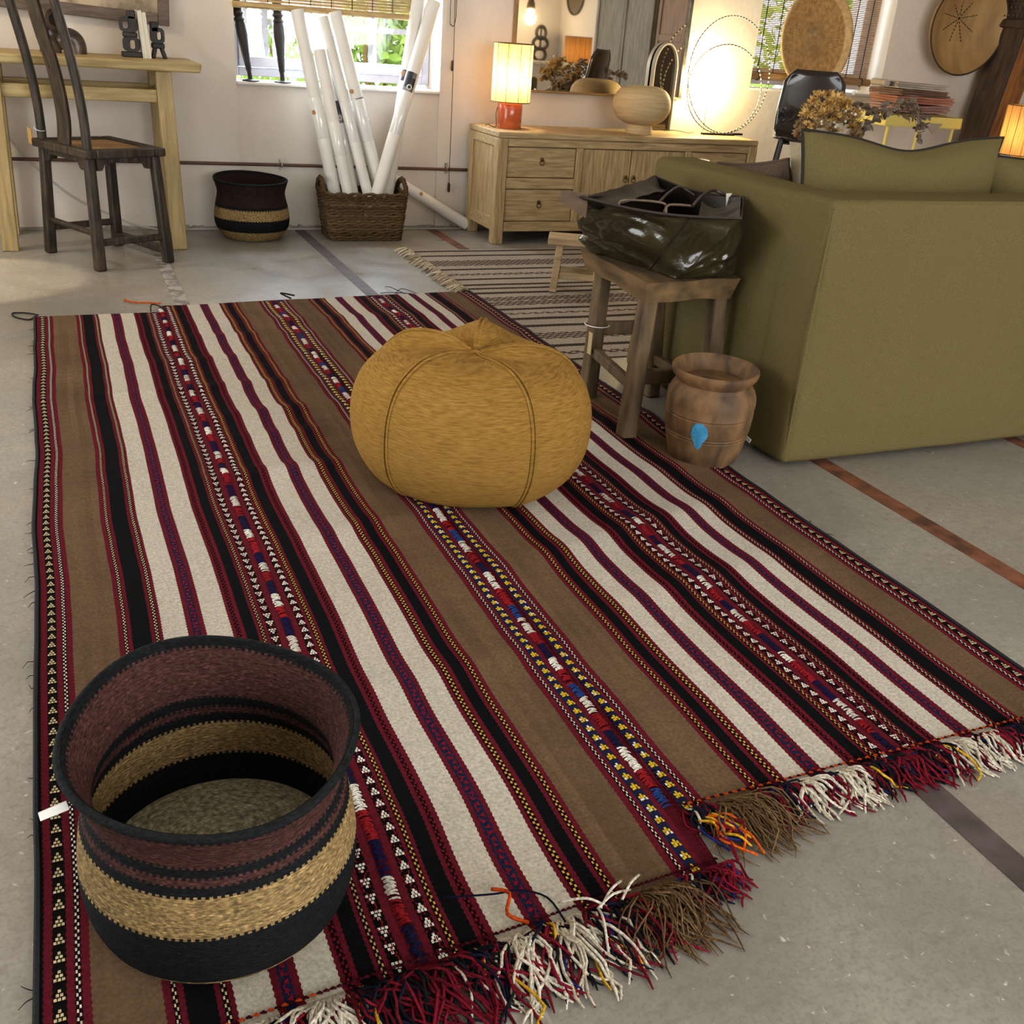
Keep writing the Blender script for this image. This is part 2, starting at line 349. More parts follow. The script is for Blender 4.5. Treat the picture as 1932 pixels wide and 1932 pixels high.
g = G(); wallbox(g, X0-.3, .3, Y0-.3, Y0, 0, ZC); wallbox(g, 4.5, X1+.3, Y0-.3, Y0, 0, ZC); wallbox(g, .3, 4.5, Y0-.3, Y0, 2.45, ZC); struct(g.out('wall_rear', m_plaster))
struct(G().box(X1, X1+.3, Y0, WT, 0, ZC).out('wall_right', m_plaster))
struct(G().box(X0-.3, X1+.3, Y0-.3, WT, ZC, ZC+.15).out('ceiling', m_ceiling))
# outside
struct(G().box(-14, 18, WT, 20, -.25, -.12).out('ground', m_ground))

# ------------------------------------------------------------------ windows
def bars_frame(g, x0, x1, z0, z1, y0, y1, w):
    g.box(x0, x0+w, y0, y1, z0, z1); g.box(x1-w, x1, y0, y1, z0, z1); g.box(x0+w, x1-w, y0, y1, z0, z0+w); g.box(x0+w, x1-w, y0, y1, z1-w, z1)
w1 = bpy.data.objects.new('window_1', None); COL.objects.link(w1); struct(w1)
g = G(); bars_frame(g, A0+.002, A1-.002, AZ0+.03, AZ1-.002, 6.30, 6.37, .045); g.out('window_frame', m_frame, w1, bevel=.004)
for x0, x1 in ((A0+.05, 1.556), (1.56, A1-.05)):
    g = G(); bars_frame(g, x0, x1, AZ0+.08, AZ1-.05, 6.285, 6.345, .052); s = g.out('casement', m_frame, w1, bevel=.004)
    G().box(x0+.05, x1-.05, 6.315, 6.32, AZ0+.13, AZ1-.1).out('pane', m_glass, s)
G().box(A0, A1, WY-.006, 6.31, AZ0-.006, AZ0+.012).out('window_sill', m_reveal, w1, bevel=.006)
for z in (.93, 1.6): G().tube([(A0+.055, 6.28, z-.03), (A0+.055, 6.28, z+.03)], .008, 8).out('hinge', m_clip, w1, smooth=True)
w2 = bpy.data.objects.new('window_2', None); COL.objects.link(w2); struct(w2)
g = G(); bars_frame(g, B0+.002, B1-.002, BZ0+.03, BZ1-.002, 6.30, 6.37, .045); g.out('window_frame', m_frame, w2, bevel=.004)
for x0, x1 in ((B0+.05, 4.878), (4.882, B1-.05)):
    g = G(); bars_frame(g, x0, x1, BZ0+.08, BZ1-.05, 6.285, 6.345, .052); s = g.out('casement', m_frame, w2, bevel=.004)
    G().box(x0+.05, x1-.05, 6.315, 6.32, BZ0+.13, BZ1-.1).out('pane', m_glass, s)
G().box(B0, B1, WY-.006, 6.31, BZ0-.006, BZ0+.012).out('window_sill', m_reveal, w2, bevel=.006)
gr = thing('window_grille', 'grey iron security grille outside the window behind the paper rolls', 'grille', (0, 0, 0))
for x in (1.20, 1.52, 1.846): G().box(x-.024, x+.024, 6.49, 6.505, AZ0+.02, AZ1).out('upright_bar', m_iron, gr)
for z in (1.09, 1.62): G().box(A0, A1, 6.505, 6.52, z-.016, z+.016).out('cross_bar', m_iron, gr)
# trees outside
def foliage(name, label, c, rad, n, size, seed, mat=None):
    rnd = random.Random(seed); t = thing(name, label, 'shrub', (c[0], c[1], -.12), 0, 'greenery outside the windows')
    for k in range(4):
        g = G(); b = Vector((0, 0, 0)); p = [b]
        for q in range(5): b = b + Vector((rnd.uniform(-.25, .25)*rad[0], rnd.uniform(-.2, .2)*rad[1], (c[2]+.12)/4)); p.append(b)
        g.tube(p, [.03-.004*q for q in range(6)], 6).out('branch', m_stem, t, smooth=True)
    g = G()
    for _ in range(n):
        d = Vector((rnd.gauss(0, 1), rnd.gauss(0, 1), rnd.gauss(0, 1))).normalized()*(rnd.random()**.4)
        p = Vector((d.x*rad[0], d.y*rad[1], c[2]+.12+d.z*rad[2])); u = Vector((rnd.gauss(0, 1), rnd.gauss(0, 1), rnd.gauss(0, 1))).normalized(); v = u.orthogonal().normalized(); s_ = size*rnd.uniform(.6, 1.3)
        o = len(g.v); n_ = u.cross(v)
        g.v += [tuple(p-u*s_), tuple(p+v*s_*.5+n_*s_*.12), tuple(p+u*s_), tuple(p-v*s_*.5+n_*s_*.12)]; g.face(o, o+1, o+2); g.face(o, o+2, o+3)
    g.out('foliage', mat or m_leaf, t, kind='stuff'); return t
foliage('leafy_shrub', 'bright green leafy shrub outside the window behind the paper rolls', (2.55, 8.5, 1.25), (.62, .45, .75), 1500, .07, 1)
foliage('leafy_shrub', 'low pale green shrub outside at left of the rolls window', (1.5, 8.9, .75), (.6, .4, .42), 520, .06, 2)
foliage('leafy_shrub', 'tall green foliage outside behind the lowered bamboo blind', (7.8, 9.4, 1.7), (1.9, .7, 1.5), 2400, .09, 3)

# ------------------------------------------------------------------ blinds
bl = thing('bamboo_blind', 'pale bamboo roll-up blind drawn up above the paper rolls', 'blind', (1.49, WY-.035, 1.17))
g = G()
for k in range(1, 60): g.box(-.52, .52, -.004+.002*(k % 2), .003, .006+k*.0145, .006+k*.0145+.012)
g.out('slats', m_bamboo, bl, kind='stuff')
G().tube([(-.53, -.012, .0), (.53, -.012, .0)], .016, 10).out('bottom_rail', m_bamboo, bl, smooth=True)
for k in range(9):
    x = -.46+k*.115; G().tube([(x, -.031, -.014), (x, -.014, -.02), (x, -.006, .02), (x, -.008, .88)], .0022, 5).out('binding_cord', m_darkcord, bl)
G().tube(smoothpath([(.72, .0, 1.0), (.715, .0, .3), (.722, 0, -.25), (.725, 0, -.9)]), .0022, 5).out('pull_cord', m_darkcord, bl)
G().tube(smoothpath([(.71, .0, 1.0), (.69, .0, .1), (.70, 0, -.02), (.725, 0, .02), (.72, 0, .3)]), .0022, 5).out('pull_cord', m_darkcord, bl)
G().lathe([(.004, .03), (.009, .02), (.009, -.02), (.004, -.028)], 10, (.715, 0, -.235)).out('cord_weight', m_darkcord, bl, smooth=True)
G().lathe([(.004, .03), (.009, .02), (.009, -.02), (.004, -.028)], 10, (.725, 0, -.92)).out('cord_weight', m_darkcord, bl, smooth=True)
bl2 = thing('bamboo_blind', 'thin-slatted bamboo blind lowered over the window with the woven tray', 'blind', (4.88, 6.20, .985))
g = G()
for k in range(1, 96): g.box(-.5, .5, -.002, .002, .012+k*.011, .012+k*.011+.0066)
g.out('slats', m_bamboo2, bl2, kind='stuff')
G().tube([(-.52, -.012, .0), (.52, -.012, .0)], .024, 12).out('bottom_roll', m_bamboo2, bl2, smooth=True)
for k in range(8):
    x = -.44+k*.125; G().tube([(x, -.005, -.02), (x, -.005, 1.06)], .0035, 5).out('warp_cord', m_darkcord, bl2)
for x in (-.44, -.2, .2, .44): G().tube([(x+.026*0, -.012+.027*math.cos(a), .027*math.sin(a)) for a in [2*PI*i/12 for i in range(12)]], .003, 5, closed=True).out('binding_cord', m_darkcord, bl2)

# ------------------------------------------------------------------ pipe on wall
pp = thing('wall_pipe', 'thin brown pipe running along the white wall above the baskets', 'pipe', (0, WY-.022, .36))
G().tube([(X0, 0, .008), (.97, 0, .002), (2.33, 0, -.006), (4.3, 0, -.01)], .009, 10).out('pipe', m_pipe, pp, smooth=True)
for x in (.3, 1.2, 2.2, 3.3):
    g = G(); g.tube(arc((x, 0, 0), .013, 0, 2*PI, 12, (0, 1, 0), (0, 0, 1))[:-1], .004, 6, closed=True); g.box(x-.006, x+.006, .008, .022, -.03, .03); g.out('pipe_clip', m_clip, pp)

# ------------------------------------------------------------------ big kilim
RX = .817; YF = lambda x: (.875+.05*(x+.133)/.99) if x < .835 else 1.045
YB = lambda x: 4.29 if x < .33 else 4.39+.075*(x-.33)
C = {'R': lin('#701c2b'), 'K': lin('#0f1013'), 'W': lin('#e6ddcd'), 'B': lin('#7b624a'), 'N': lin('#24284a'), 'D': lin('#1c0a0d'), 'E': lin('#5a1420'), 'T': lin('#100c0a')}
PROF = [(.0105, 'E'), (.02, 'R'), (.04, 'N'), (.047, 'R'), (.054, 'D'), (.066, 'R'), (.158, 'B'), (.167, 'R'), (.177, 'D'), (.185, 'R'), (.208, 'K'), (.217, 'R'), (.229, 'D'), (.237, 'R'), (.283, 'W'), (.292, 'R'),
 (.309, 'N'), (.318, 'R'), (.369, 'W'), (.378, 'R'), (.386, 'D'), (.394, 'R'), (.42, 'K'), (.426, 'R'), (.435, 'D'), (.441, 'R'), (.458, 'T'), (.469, 'R'), (.491, 'E'), (.503, 'R'), (.521, 'T'), (.528, 'R'), (.536, 'D'), (.542, 'R'),
 (.565, 'K'), (.573, 'R'), (.582, 'D'), (.589, 'R'), (.638, 'W'), (.648, 'R'), (.663, 'N'), (.673, 'R'), (.72, 'W'), (.727, 'R'), (.735, 'D'), (.742, 'R'), (.778, 'K'), (.786, 'R'), (.793, 'D'), (.803, 'R'), (.886, 'B'), (.897, 'R'), (.905, 'D'), (.915, 'R'), (.932, 'T'), (.943, 'R'), (.951, 'K')]
FOLDS = [(2.58, .016, .05, .50, .22, .1), (3.05, .012, .05, .58, .25, .12), (3.32, .012, .045, .45, .3, .05), (3.62, .011, .05, .50, .3, .08), (3.9, .01, .05, .62, .3, 0), (2.85, .010, .05, .55, .25, .1), (2.2, .010, .06, .62, .2, .2),
         (1.95, .008, .07, 1.05, .25, .3), (1.72, .008, .06, 1.3, .3, .2), (2.05, .008, .06, 1.45, .3, .25), (2.35, .007, .06, 1.7, .2, .1), (1.55, .006, .06, .7, .3, .1), (2.75, .008, .05, 1.75, .2, .1), (2.62, .004, .02, .0, .2, 0), (3.3, .004, .03, .0, .3, 0), (4.1, .008, .06, 1.0, .5, 0), (3.75, .006, .05, 1.6, .3, .2)]
def rz(x, y):
    h = .006
    for yc, a, w, xc, xw, s_ in FOLDS:
        dy = (y-yc-s_*(x-xc))/w
        if abs(dy) < 3: h += a*math.exp(-dy*dy)*math.exp(-((x-xc)/xw)**2)
    h += .0022*(noise.noise((x*5, y*5, 1.3))+.6)
    return max(.004, h)
def wob(x, y): return .0055*noise.noise((y*2.3, x*1.2, 4.1)) + .003*noise.noise((y*6.5, x*3, 9.2))
def S(x, y): return (x+wob(x, y), y, rz(x, y))
rug = thing('striped_kilim', 'large flatweave rug in brown, cream, black and dark red stripes with a ragged yarn fringe', 'rug', (0, 0, 0))
cols = []   # (x0,x1,key)
half = []; p0 = 0
for d, k in PROF: half.append((p0, d, k)); p0 = d
for a, d, k in reversed(half): cols.append((RX-d, RX-a, k))
for a, d, k in half: cols.append((RX+a, RX+d, k))
xs = []; ck_ = []
for a, d, k in cols:
    n = max(1, round((d-a)/.016))
    for i in range(n): xs.append((a+(d-a)*i/n, i == 0)); ck_.append(k)
xs.append((cols[-1][1], True))
NR = 640; pos = {}
def rugpt(i, j):
    x, edge = xs[i]; y = YF(x)+(YB(x)-YF(x))*j/(NR-1); p = S(x, y)
    return (p[0]+(.0009*(1 if j % 2 else -1) if edge else 0), p[1], p[2])
def rugcol(i, j):
    k = ck_[i]; c = C[k]
    x = (xs[i][0]); y = YF(x)+(YB(x)-YF(x))*j/(NR-1)
    if k == 'B':
        f = 1+.24*noise.noise((x*75, y*1.6, 2))+.22*noise.noise((x*6, y*5, 7))+.10*noise.noise((x*2, y*40, 5))
        return (c[0]*f, c[1]*f, c[2]*f, 1)
    if k == 'W':
        f = 1+.05*noise.noise((x*6, y*5, 3)); return (c[0]*f, c[1]*f, c[2]*f, 1)
    return c
G().grid(rugpt, len(xs), NR, cols=rugcol).out('woven_field', m_attr, rug, smooth=True, ang=180)
# motifs in floating yarn
class Mot(G):
    def q(s, x, y, a, b_, col, lift=.0014):
        p = S(x, y); o = len(s.v); s.cur = col; z = p[2]+lift
        zz = rz(x, y+b_)-rz(x, y-b_)
        s.v += [(p[0]-a, y-b_, z-zz/2), (p[0]+a, y-b_, z-zz/2), (p[0]+a*.9, y+b_, z+zz/2), (p[0]-a*.9, y+b_, z+zz/2)]; s.face(o, o+1, o+2, o+3)
    def tri(s, x, y, a, b_, sg, col, lift=.001):
        p = S(x, y); o = len(s.v); s.cur = col; z = p[2]+lift
        s.v += [(p[0]-sg*a, y-b_, z), (p[0]+sg*a, y, z), (p[0]-sg*a, y+b_, z)]; s.face(*((o, o+1, o+2) if sg > 0 else (o, o+2, o+1)))
cw, cy_, cr, cn = lin('#e6ddcc'), lin('#d8ab55'), lin('#7a1a2a'), lin('#262a52')
cyel = lin('#dfb92a'); cwh = lin('#f0ece2')
dots = Mot(); rnd = random.Random(5)
def dotline(d0, d1, col, sides=(-1, 1), two=True):
    for sg in sides:
        x = RX+sg*(d0+d1)/2; w = (d1-d0); y = YF(x)+.004; k = 0
        while y < YB(x)-.004:
            xx = x+(w*.2 if k % 2 else -w*.2)*(1 if two else 0)
            dots.q(xx, y, w*.16, .0026, col); y += .0062 if two else .009; k += 1
dotline(.047, .054, cw); dotline(.167, .177, cy_); dotline(.217, .229, cy_); dotline(.426, .435, cy_); dotline(.528, .536, lin('#c9a878'), two=True)
dotline(.727, .735, lin('#d8c9a0')); dotline(.786, .793, lin('#d8c9a0')); dotline(.897, .905, cw)
dots.out('chain_dots', m_yarn, rug, kind='stuff')
dk = Mot()
for d0, d1 in ((.378, .386), (.573, .582)):
    for sg in (-1, 1):
        x = RX+sg*(d0+d1)/2; y = YF(x)+.004; k = 0
        while y < YB(x): dk.q(x+(.0018 if k % 2 else -.0018), y, .0016, .0025, cr); y += .007; k += 1
for d0, d1 in ((.292, .309), (.648, .663)):
    for sg in (-1, 1):
        x = RX+sg*(d0+d1)/2; w = (d1-d0)/2; y = YF(x)+.02; k = 0
        while y < YB(x)-.02:
            dk.tri(x, y, w*.55, .0055, 1 if k % 2 else -1, cr)
            for _ in range(2): dk.q(x+rnd.uniform(-w, w)*.8, y+rnd.uniform(-.012, .012), .0011, .0022, cr, .0016)
            y += .0135; k += 1
dk.out('speckle_motifs', m_yarn, rug, kind='stuff')
py = Mot()
def pyramid(d0, d1, col, step, sg, flip=1):
    x = RX+sg*(d0+d1)/2; w = d1-d0; y = YF(x)+.012
    while y < YB(x)-.02:
        for r_ in range(3):
            for k in range(r_+1):
                py.q(x+(k-r_/2)*w*.30, y+flip*(1-r_)*.0066, w*.115, .0024, col)
        y += step
for sg in (-1, 1):
    pyramid(.915, .932, lin('#d8c79c'), .031, sg); pyramid(.503, .521, cwh, .031, sg, -1)
    x = RX+sg*.4495; y = YF(x)+.01
    while y < YB(x)-.02:
        for dx, dy in ((0, .006), (-.0025, .001), (.0025, .001), (-.005, -.005), (0, -.005), (.005, -.005)): py.q(x+dx, y+dy, .0019, .0028, cwh)
        y += .0285
    x = RX+sg*.03; y = YF(x)+.012
    while y < YB(x)-.02:
        for dx, dy in ((0, .005), (-.0045, 0), (0, 0), (.0045, 0), (0, -.005), (.006, -.006), (-.004, -.0065)): py.q(x+dx, y+dy, .0021, .0026, cyel if rnd.random() < .85 else cwh)
        y += .0275
    for d0, d1 in ((.503, .521), (.441, .458)):
        x = RX+sg*(d0+d1)/2; y = YF(x)+.01
        while y < YB(x)-.02:
            py.q(x+rnd.uniform(-.008, .008), y, .0012, .0022, cr); y += .0035
py.out('pyramid_motifs', m_yarn, rug, kind='stuff')
em = Mot()
for xc, w in ((RX, .0088), (RX-.48, .0085), (RX+.48, .0085)):
    y = YF(xc-.01)+.01; seq = [lin('#9c1f26'), cwh, lin('#1a1838'), lin('#8f1c22'), lin('#d8d0c6'), lin('#23407e') if xc == RX else lin('#171542')]; k = rnd.randrange(6)
    if xc == RX: y = 1.06
    while y < YB(xc)-.03:
        ln = rnd.uniform(.035, .075); c = seq[k % 6]; e = min(y+ln, YB(xc)-.03)
        while y < e:
            if rnd.random() < .93 or c == seq[2]:
                p = S(xc, y); o = len(em.v); em.cur = c; j = rnd.uniform(-.002, .002); sl = rnd.uniform(-.003, .003)
                for a, zz in ((-w, .0005), (-w*.4, .0032), (w*.4, .0032), (w, .0005)):
                    em.v += [(p[0]+a+j, y-.0021+sl*a/w, p[2]+zz), (p[0]+a+j, y+.0021+sl*a/w, p[2]+zz)]
                for i in range(3): em.face(o+2*i, o+2*i+2, o+2*i+3, o+2*i+1)
            y += .0046
        k += 1
em.out('raised_embroidery', m_yarn, rug, kind='stuff')
# side bindings, hem cord, loops
for xe in (cols[0][0], cols[-1][1]):
    ys = [YF(xe)+(YB(xe)-YF(xe))*i/240 for i in range(241)]
    G().tube([(S(xe, y)[0], y, S(xe, y)[2]) for y in ys], .0042, 6).out('edge_binding', M('black_wool', '#101114', '#1d1f24', rough=.95, scale=200), rug, smooth=True)
g = G(); x = -.13; k = 0
while x < 1.765:
    ya = YF(x)+.012; yb_ = YF(x+.009)+.012
    if abs(ya-yb_) < .05:
        a = S(x, ya); b_ = S(x+.008, yb_); g.cur = (lin('#c2491a') if x < .2 or x > .84 else lin('#4a1420')) if k % 2 else lin('#3a0e18')
        g.tube([(a[0], a[1]+.001, a[2]+.002), ((a[0]+b_[0])/2, (a[1]+b_[1])/2, a[2]+.0038), (b_[0], b_[1]-.001, b_[2]+.002)], [.0012, .0024, .0012], 5)
    x += .009; k += 1
g.out('hem_cord', m_yarn, rug, smooth=True, kind='stuff')
mk = M('black_yarn', '#131316', rough=.95)
G().tube(smoothpath([(-.125, 4.285, .01), (-.155, 4.26, .004), (-.205, 4.31, .004), (-.21, 4.36, .005), (-.16, 4.35, .006), (-.12, 4.30, .01)]), .0035, 5).out('corner_loop', mk, rug, smooth=True)
G().tube(smoothpath([(.30, 4.30, .01), (.31, 4.37, .02), (.34, 4.36, .015), (.36, 4.31, .01)]), .003, 5).out('corner_loop', mk, rug, smooth=True)
g = G(); g.cur = lin('#b8521c')
g.tube(smoothpath([(.35, 4.42, .01), (.30, 4.44, .01), (.25, 4.46, .008), (.215, 4.50, .008)]), [.004]*18+[.008], 6); g.out('orange_tassel', m_yarn, rug, smooth=True)
g = G(); g.tube(smoothpath([(1.50, 4.47, .006), (1.45, 4.55, .012), (1.40, 4.50, .004)]), .0018, 4); g.tube(smoothpath([(1.47, 4.47, .008), (1.38, 4.52, .004), (1.33, 4.51, .004)]), .0018, 4); g.tube([(1.44, 4.47, .006), (1.40, 4.58, .015), (1.39, 4.63, .004)], .0018, 4)
g.tube(smoothpath([(.9, 4.43, .012), (.86, 4.46, .03), (.92, 4.45, .02)]), .004, 5); g.out('loose_warp_ends', mk, rug, kind='stuff')
g = G(); rnd = random.Random(12)
for _ in range(46):
    y = rnd.uniform(1.0, 4.2); xe = -.134 if rnd.random() < .6 else 1.768; sg = -1 if xe < 0 else 1; l_ = rnd.uniform(.008, .028)
    g.tube([(xe, y, .008), (xe+sg*l_*.6, y+rnd.uniform(-.01, .01), .006), (xe+sg*l_, y+rnd.uniform(-.02, .02), .003)], [.0012, .0009, .0005], 3)
g.out('edge_threads', mk, rug, kind='stuff')
# fringe
def colkey(x):
    for a, d, k in cols:
        if a <= x < d: return k
    return 'K'
fr = {k: G() for k in 'RKWB'}; rnd = random.Random(21)
FC = {'R': ['#6f1726', '#7d1a2a', '#5c1320'], 'K': ['#141417', '#1b1b20', '#191a2c'], 'W': ['#d6cdbb', '#e2dac9', '#c4b9a4'], 'B': ['#6a5238', '#7a6145', '#5d4730']}
x = -.13
while x < 1.765:
    k = colkey(x); kk = {'R': 'R', 'K': 'K', 'W': 'W', 'B': 'B', 'N': 'K', 'D': 'K', 'E': 'R', 'T': 'K'}[k]
    y = YF(x)-.002; sp = rnd.uniform(-.6, .6)+.7*noise.noise((x*9, 0, 0))
    ln = {'R': rnd.uniform(.06, .15), 'K': rnd.uniform(.06, .13), 'W': rnd.uniform(.07, .15), 'B': rnd.uniform(.08, .15)}[kk]
    if x > .85 and kk != 'B': ln *= .72
    if .74 < x < .88 and kk != 'B': ln *= .6
    dirn = Vector((math.sin(sp)+(.18 if kk != 'W' else .05), -math.cos(sp), 0)).normalized(); per = Vector((-dirn.y, dirn.x, 0))
    p = Vector((S(x, y+.01)[0], y+.004, rz(x, y+.01))); pts = [p.copy()]; n = 8; ph = rnd.uniform(0, 6); am = rnd.uniform(.2, .8)*(1.4 if kk == 'R' else 1); lay = rnd.uniform(.006, .022 if kk != 'B' else .03)
    for i in range(1, n+1):
        t = i/n; p = p + dirn*(ln/n) + per*(am*ln/n*math.sin(ph+t*rnd.uniform(4, 7)))
        p.z = .003 + lay*math.sin(min(1, t*1.3)*PI)**1.0*(1-.4*t) + .003*rnd.random(); pts.append(p.copy())
    r_ = {'R': .0022, 'K': .0022, 'W': .0025, 'B': .0014}[kk]
    if kk in 'RK' and rnd.random() < .05: cc = rnd.choice(['#d9a82a', '#22286a', '#d6cdbb'])
    else: cc = rnd.choice(FC[kk])
    fr[kk].cur = lin(cc); fr[kk].tube(pts, [r_]*n+[r_*.5], 5)
    x += {'R': .0013, 'K': .0012, 'W': .0015, 'B': .0009}[kk]
# orange and yellow tuft at the middle seam
for _ in range(26):
    x = .86+rnd.uniform(-.02, .03); y = .99+rnd.uniform(-.02, .04); fr['R'].cur = lin(rnd.choice(['#d9a82a', '#cf5a1c', '#22286a', '#6f1726']))
    fr['R'].tube(smoothpath([(x, y, .012), (x+rnd.uniform(-.01, .03), y-.02, .022), (x+rnd.uniform(0, .05), y-rnd.uniform(.03, .06), .008)], 4), .0022, 5)
fr['R'].cur = lin('#c2491a'); fr['R'].tube(smoothpath([(.50, .915, .014), (.475, .935, .02), (.49, .965, .025), (.47, .985, .02)], 4), .0028, 6)
fr['K'].cur = lin('#15162e'); fr['K'].tube(smoothpath([(.55, .90, .014), (.545, .95, .012), (.51, .975, .014), (.47, .975, .02), (.40, 1.0, .012)], 4), .0016, 5)
for _ in range(5):
    x = .62+rnd.uniform(-.02, .02); fr['W'].cur = lin('#e2dac9'); a = rnd.uniform(0, 6.28)
    fr['W'].tube(smoothpath([(x, .90, .02), (x+.03*math.cos(a), .90+.03*math.sin(a), .03), (x+.07*math.cos(a), .90+.07*math.sin(a), .014)], 4), .002, 5)
for k, nm in (('R', 'red_fringe'), ('K', 'black_fringe'), ('W', 'cream_fringe'), ('B', 'brown_fringe')): fr[k].out(nm, m_yarn, rug, smooth=True, ang=180, kind='stuff')

# ------------------------------------------------------------------ second, pale kilim
k2 = thing('beige_kilim', 'cream and brown striped flatweave rug with a pale knotted fringe by the sideboard', 'rug', (0, 0, 0))
br, be = lin('#4a3d33'), lin('#d2c3b2')
SEG = [(3.40, 'w'), (3.455, 'p'), (3.495, 'w'), (3.562, 'd'), (3.588, 'w'), (3.675, 'p'), (3.765, 'w'), (3.858, 'd'), (3.882, 'w'), (3.972, 'd'), (3.998, 'w'), (4.058, 'p'), (4.082, 'w'), (4.135, 'd'), (4.158, 'w'), (4.215, 'p'), (4.29, 'w'), (4.30, 'p'), (4.37, 'w'), (4.435, 'd'), (4.46, 'w'), (4.525, 'd'), (4.545, 'w'), (4.60, 'd'), (4.622, 'w'), (4.715, 'd'), (4.735, 'w'), (4.81, 'p'), (4.85, 'w'), (4.935, 'd'), (4.958, 'w'), (5.03, 'p'), (5.16, 'w'), (5.268, 'd'), (5.29, 'w'), (5.388, 'd'), (5.41, 'w'), (5.44, 'e')]
segs = [(q[0]-(.005 if q[1] == 'd' else 0)+(.005 if z[1] == 'd' else 0), q[1]) for q, z in zip(SEG, [SEG[0]]+SEG[:-1])]
rows = [q[0] for q in segs]; kinds = ''.join(q[1] for q in segs)
kk2 = []; yy = []
for i in range(len(rows)-1):
    typ = kinds[i] if i < len(kinds) else 'w'; n = max(1, round((rows[i+1]-rows[i])/.012))
    for q in range(n): yy.append(rows[i]+(rows[i+1]-rows[i])*q/n); kk2.append(typ)
yy.append(rows[-1]); NX = 190
def kpt(i, j):
    x = 1.76+1.9*i/(NX-1); y = yy[j]; 
    return (x, y+.008*noise.noise((x*2, y*2, 1))+(.0016 if i % 2 else -.0016), .005+.002*noise.noise((x*4, y*4, 2)))
def kcol(i, j):
    t = kk2[j]; f = 1+.12*noise.noise((i*.3, j*.7, 0))
    if t == 'd': c = br if (i+j) % 2 else tuple(q*1.6 for q in br)
    elif t == 'p': c = tuple(q*1.9 for q in br) if (i//2+j) % 3 else be
    else: c = be
    return (c[0]*f, c[1]*f, c[2]*f, 1)
G().grid(kpt, NX, len(yy), cols=kcol).out('woven_field', m_attr, k2, smooth=True, ang=180)
g = G(); rnd = random.Random(4); y = 4.50
while y < 5.44:
    g.cur = lin(rnd.choice(['#c4b69c', '#d6cab2', '#a8977c'])); a = rnd.uniform(-.7, .5); l_ = rnd.uniform(.05, .10)
    g.tube([(1.765, y, .008), (1.765-l_*.35, y+a*l_*.3, .022), (1.765-l_*.7, y+a*l_*.8, .016), (1.765-l_, y+a*l_, .004)], [.004, .006, .005, .003], 5); y += .011
g.out('pale_fringe', m_yarn, k2, smooth=True, kind='stuff')

# ------------------------------------------------------------------ pouf
pf = thing('pouf', 'round ochre velour pouf with stitched panels sitting on the striped rug', 'pouf', (.99, 2.45, .008))
NP = 5; NA = NP*26; RA = .372
prof = []
def prof_pt(t):   # t 0 bottom centre .. 1 top centre
    K = [(0, 0.001, 0.0), (.10, .19, .0), (.18, .265, .012), (.3, .318, .085), (.42, .334, .165), (.54, .325, .245), (.66, .288, .312), (.78, .215, .352), (.88, .125, .362), (.95, .055, .356), (1, .001, .352)]
    for i in range(len(K)-1):
        if t <= K[i+1][0]:
            a = K[max(0, i-1)]; b_ = K[i]; c = K[i+1]; d = K[min(len(K)-1, i+2)]; u = (t-b_[0])/(c[0]-b_[0])
            f = lambda q: .5*((2*b_[q])+(-a[q]+c[q])*u+(2*a[q]-5*b_[q]+4*c[q]-d[q])*u*u+(-a[q]+3*b_[q]-3*c[q]+d[q])*u**3)
            return max(.001, f(1)), f(2)
    return .001, .352
SEAM0 = math.radians(278)
def pf_pt(a, t):
    r, z = prof_pt(t); ph = ((a-SEAM0)*NP/(2*PI)) % 1; bul = math.sin(PI*ph)**.6
    r *= 1-.045*(1-bul)*sm(.1, .5, t)*(1 if t < .9 else .5)
    top = sm(.6, .85, t)*(1-sm(.93, 1, t))
    pk = lambda d, w: math.exp(-(((a-math.radians(d)+PI) % (2*PI)-PI)/w)**2)
    z += top*(.045*pk(62, .42)+.030*pk(136, .32)+.010*pk(206, .3)+.012*pk(350, .35)-.012*bul)
    z += .004*noise.noise((r*8*math.cos(a), r*8*math.sin(a), z*7))
    x = r*math.cos(a)*1.0; y = r*math.sin(a)
    return (x, y, max(z, 0))
G().grid(lambda i, j: pf_pt(2*PI*i/NA, j/59), NA, 60, cu=True).out('cover', m_pouf, pf, smooth=True, ang=180)
for k in range(NP):
    a = SEAM0+2*PI*k/NP
    for off in (-.006, .006):
        pts = []
        for j in range(6, 60):
            t = j/60; r, _ = prof_pt(t); da = off/max(.03, r); p = pf_pt(a+da, t); pts.append((p[0]*1.004, p[1]*1.004, p[2]+.002*sm(.4, .7, t)))
        G().tube(pts, .0038, 6).out('seam', m_pouf, pf, smooth=True)
G().lathe([(.018, -.004), (.02, .002), (.012, .006), (.0005, .007)], 16, (0, 0, .350)).out('top_button', m_pouf, pf, smooth=True)

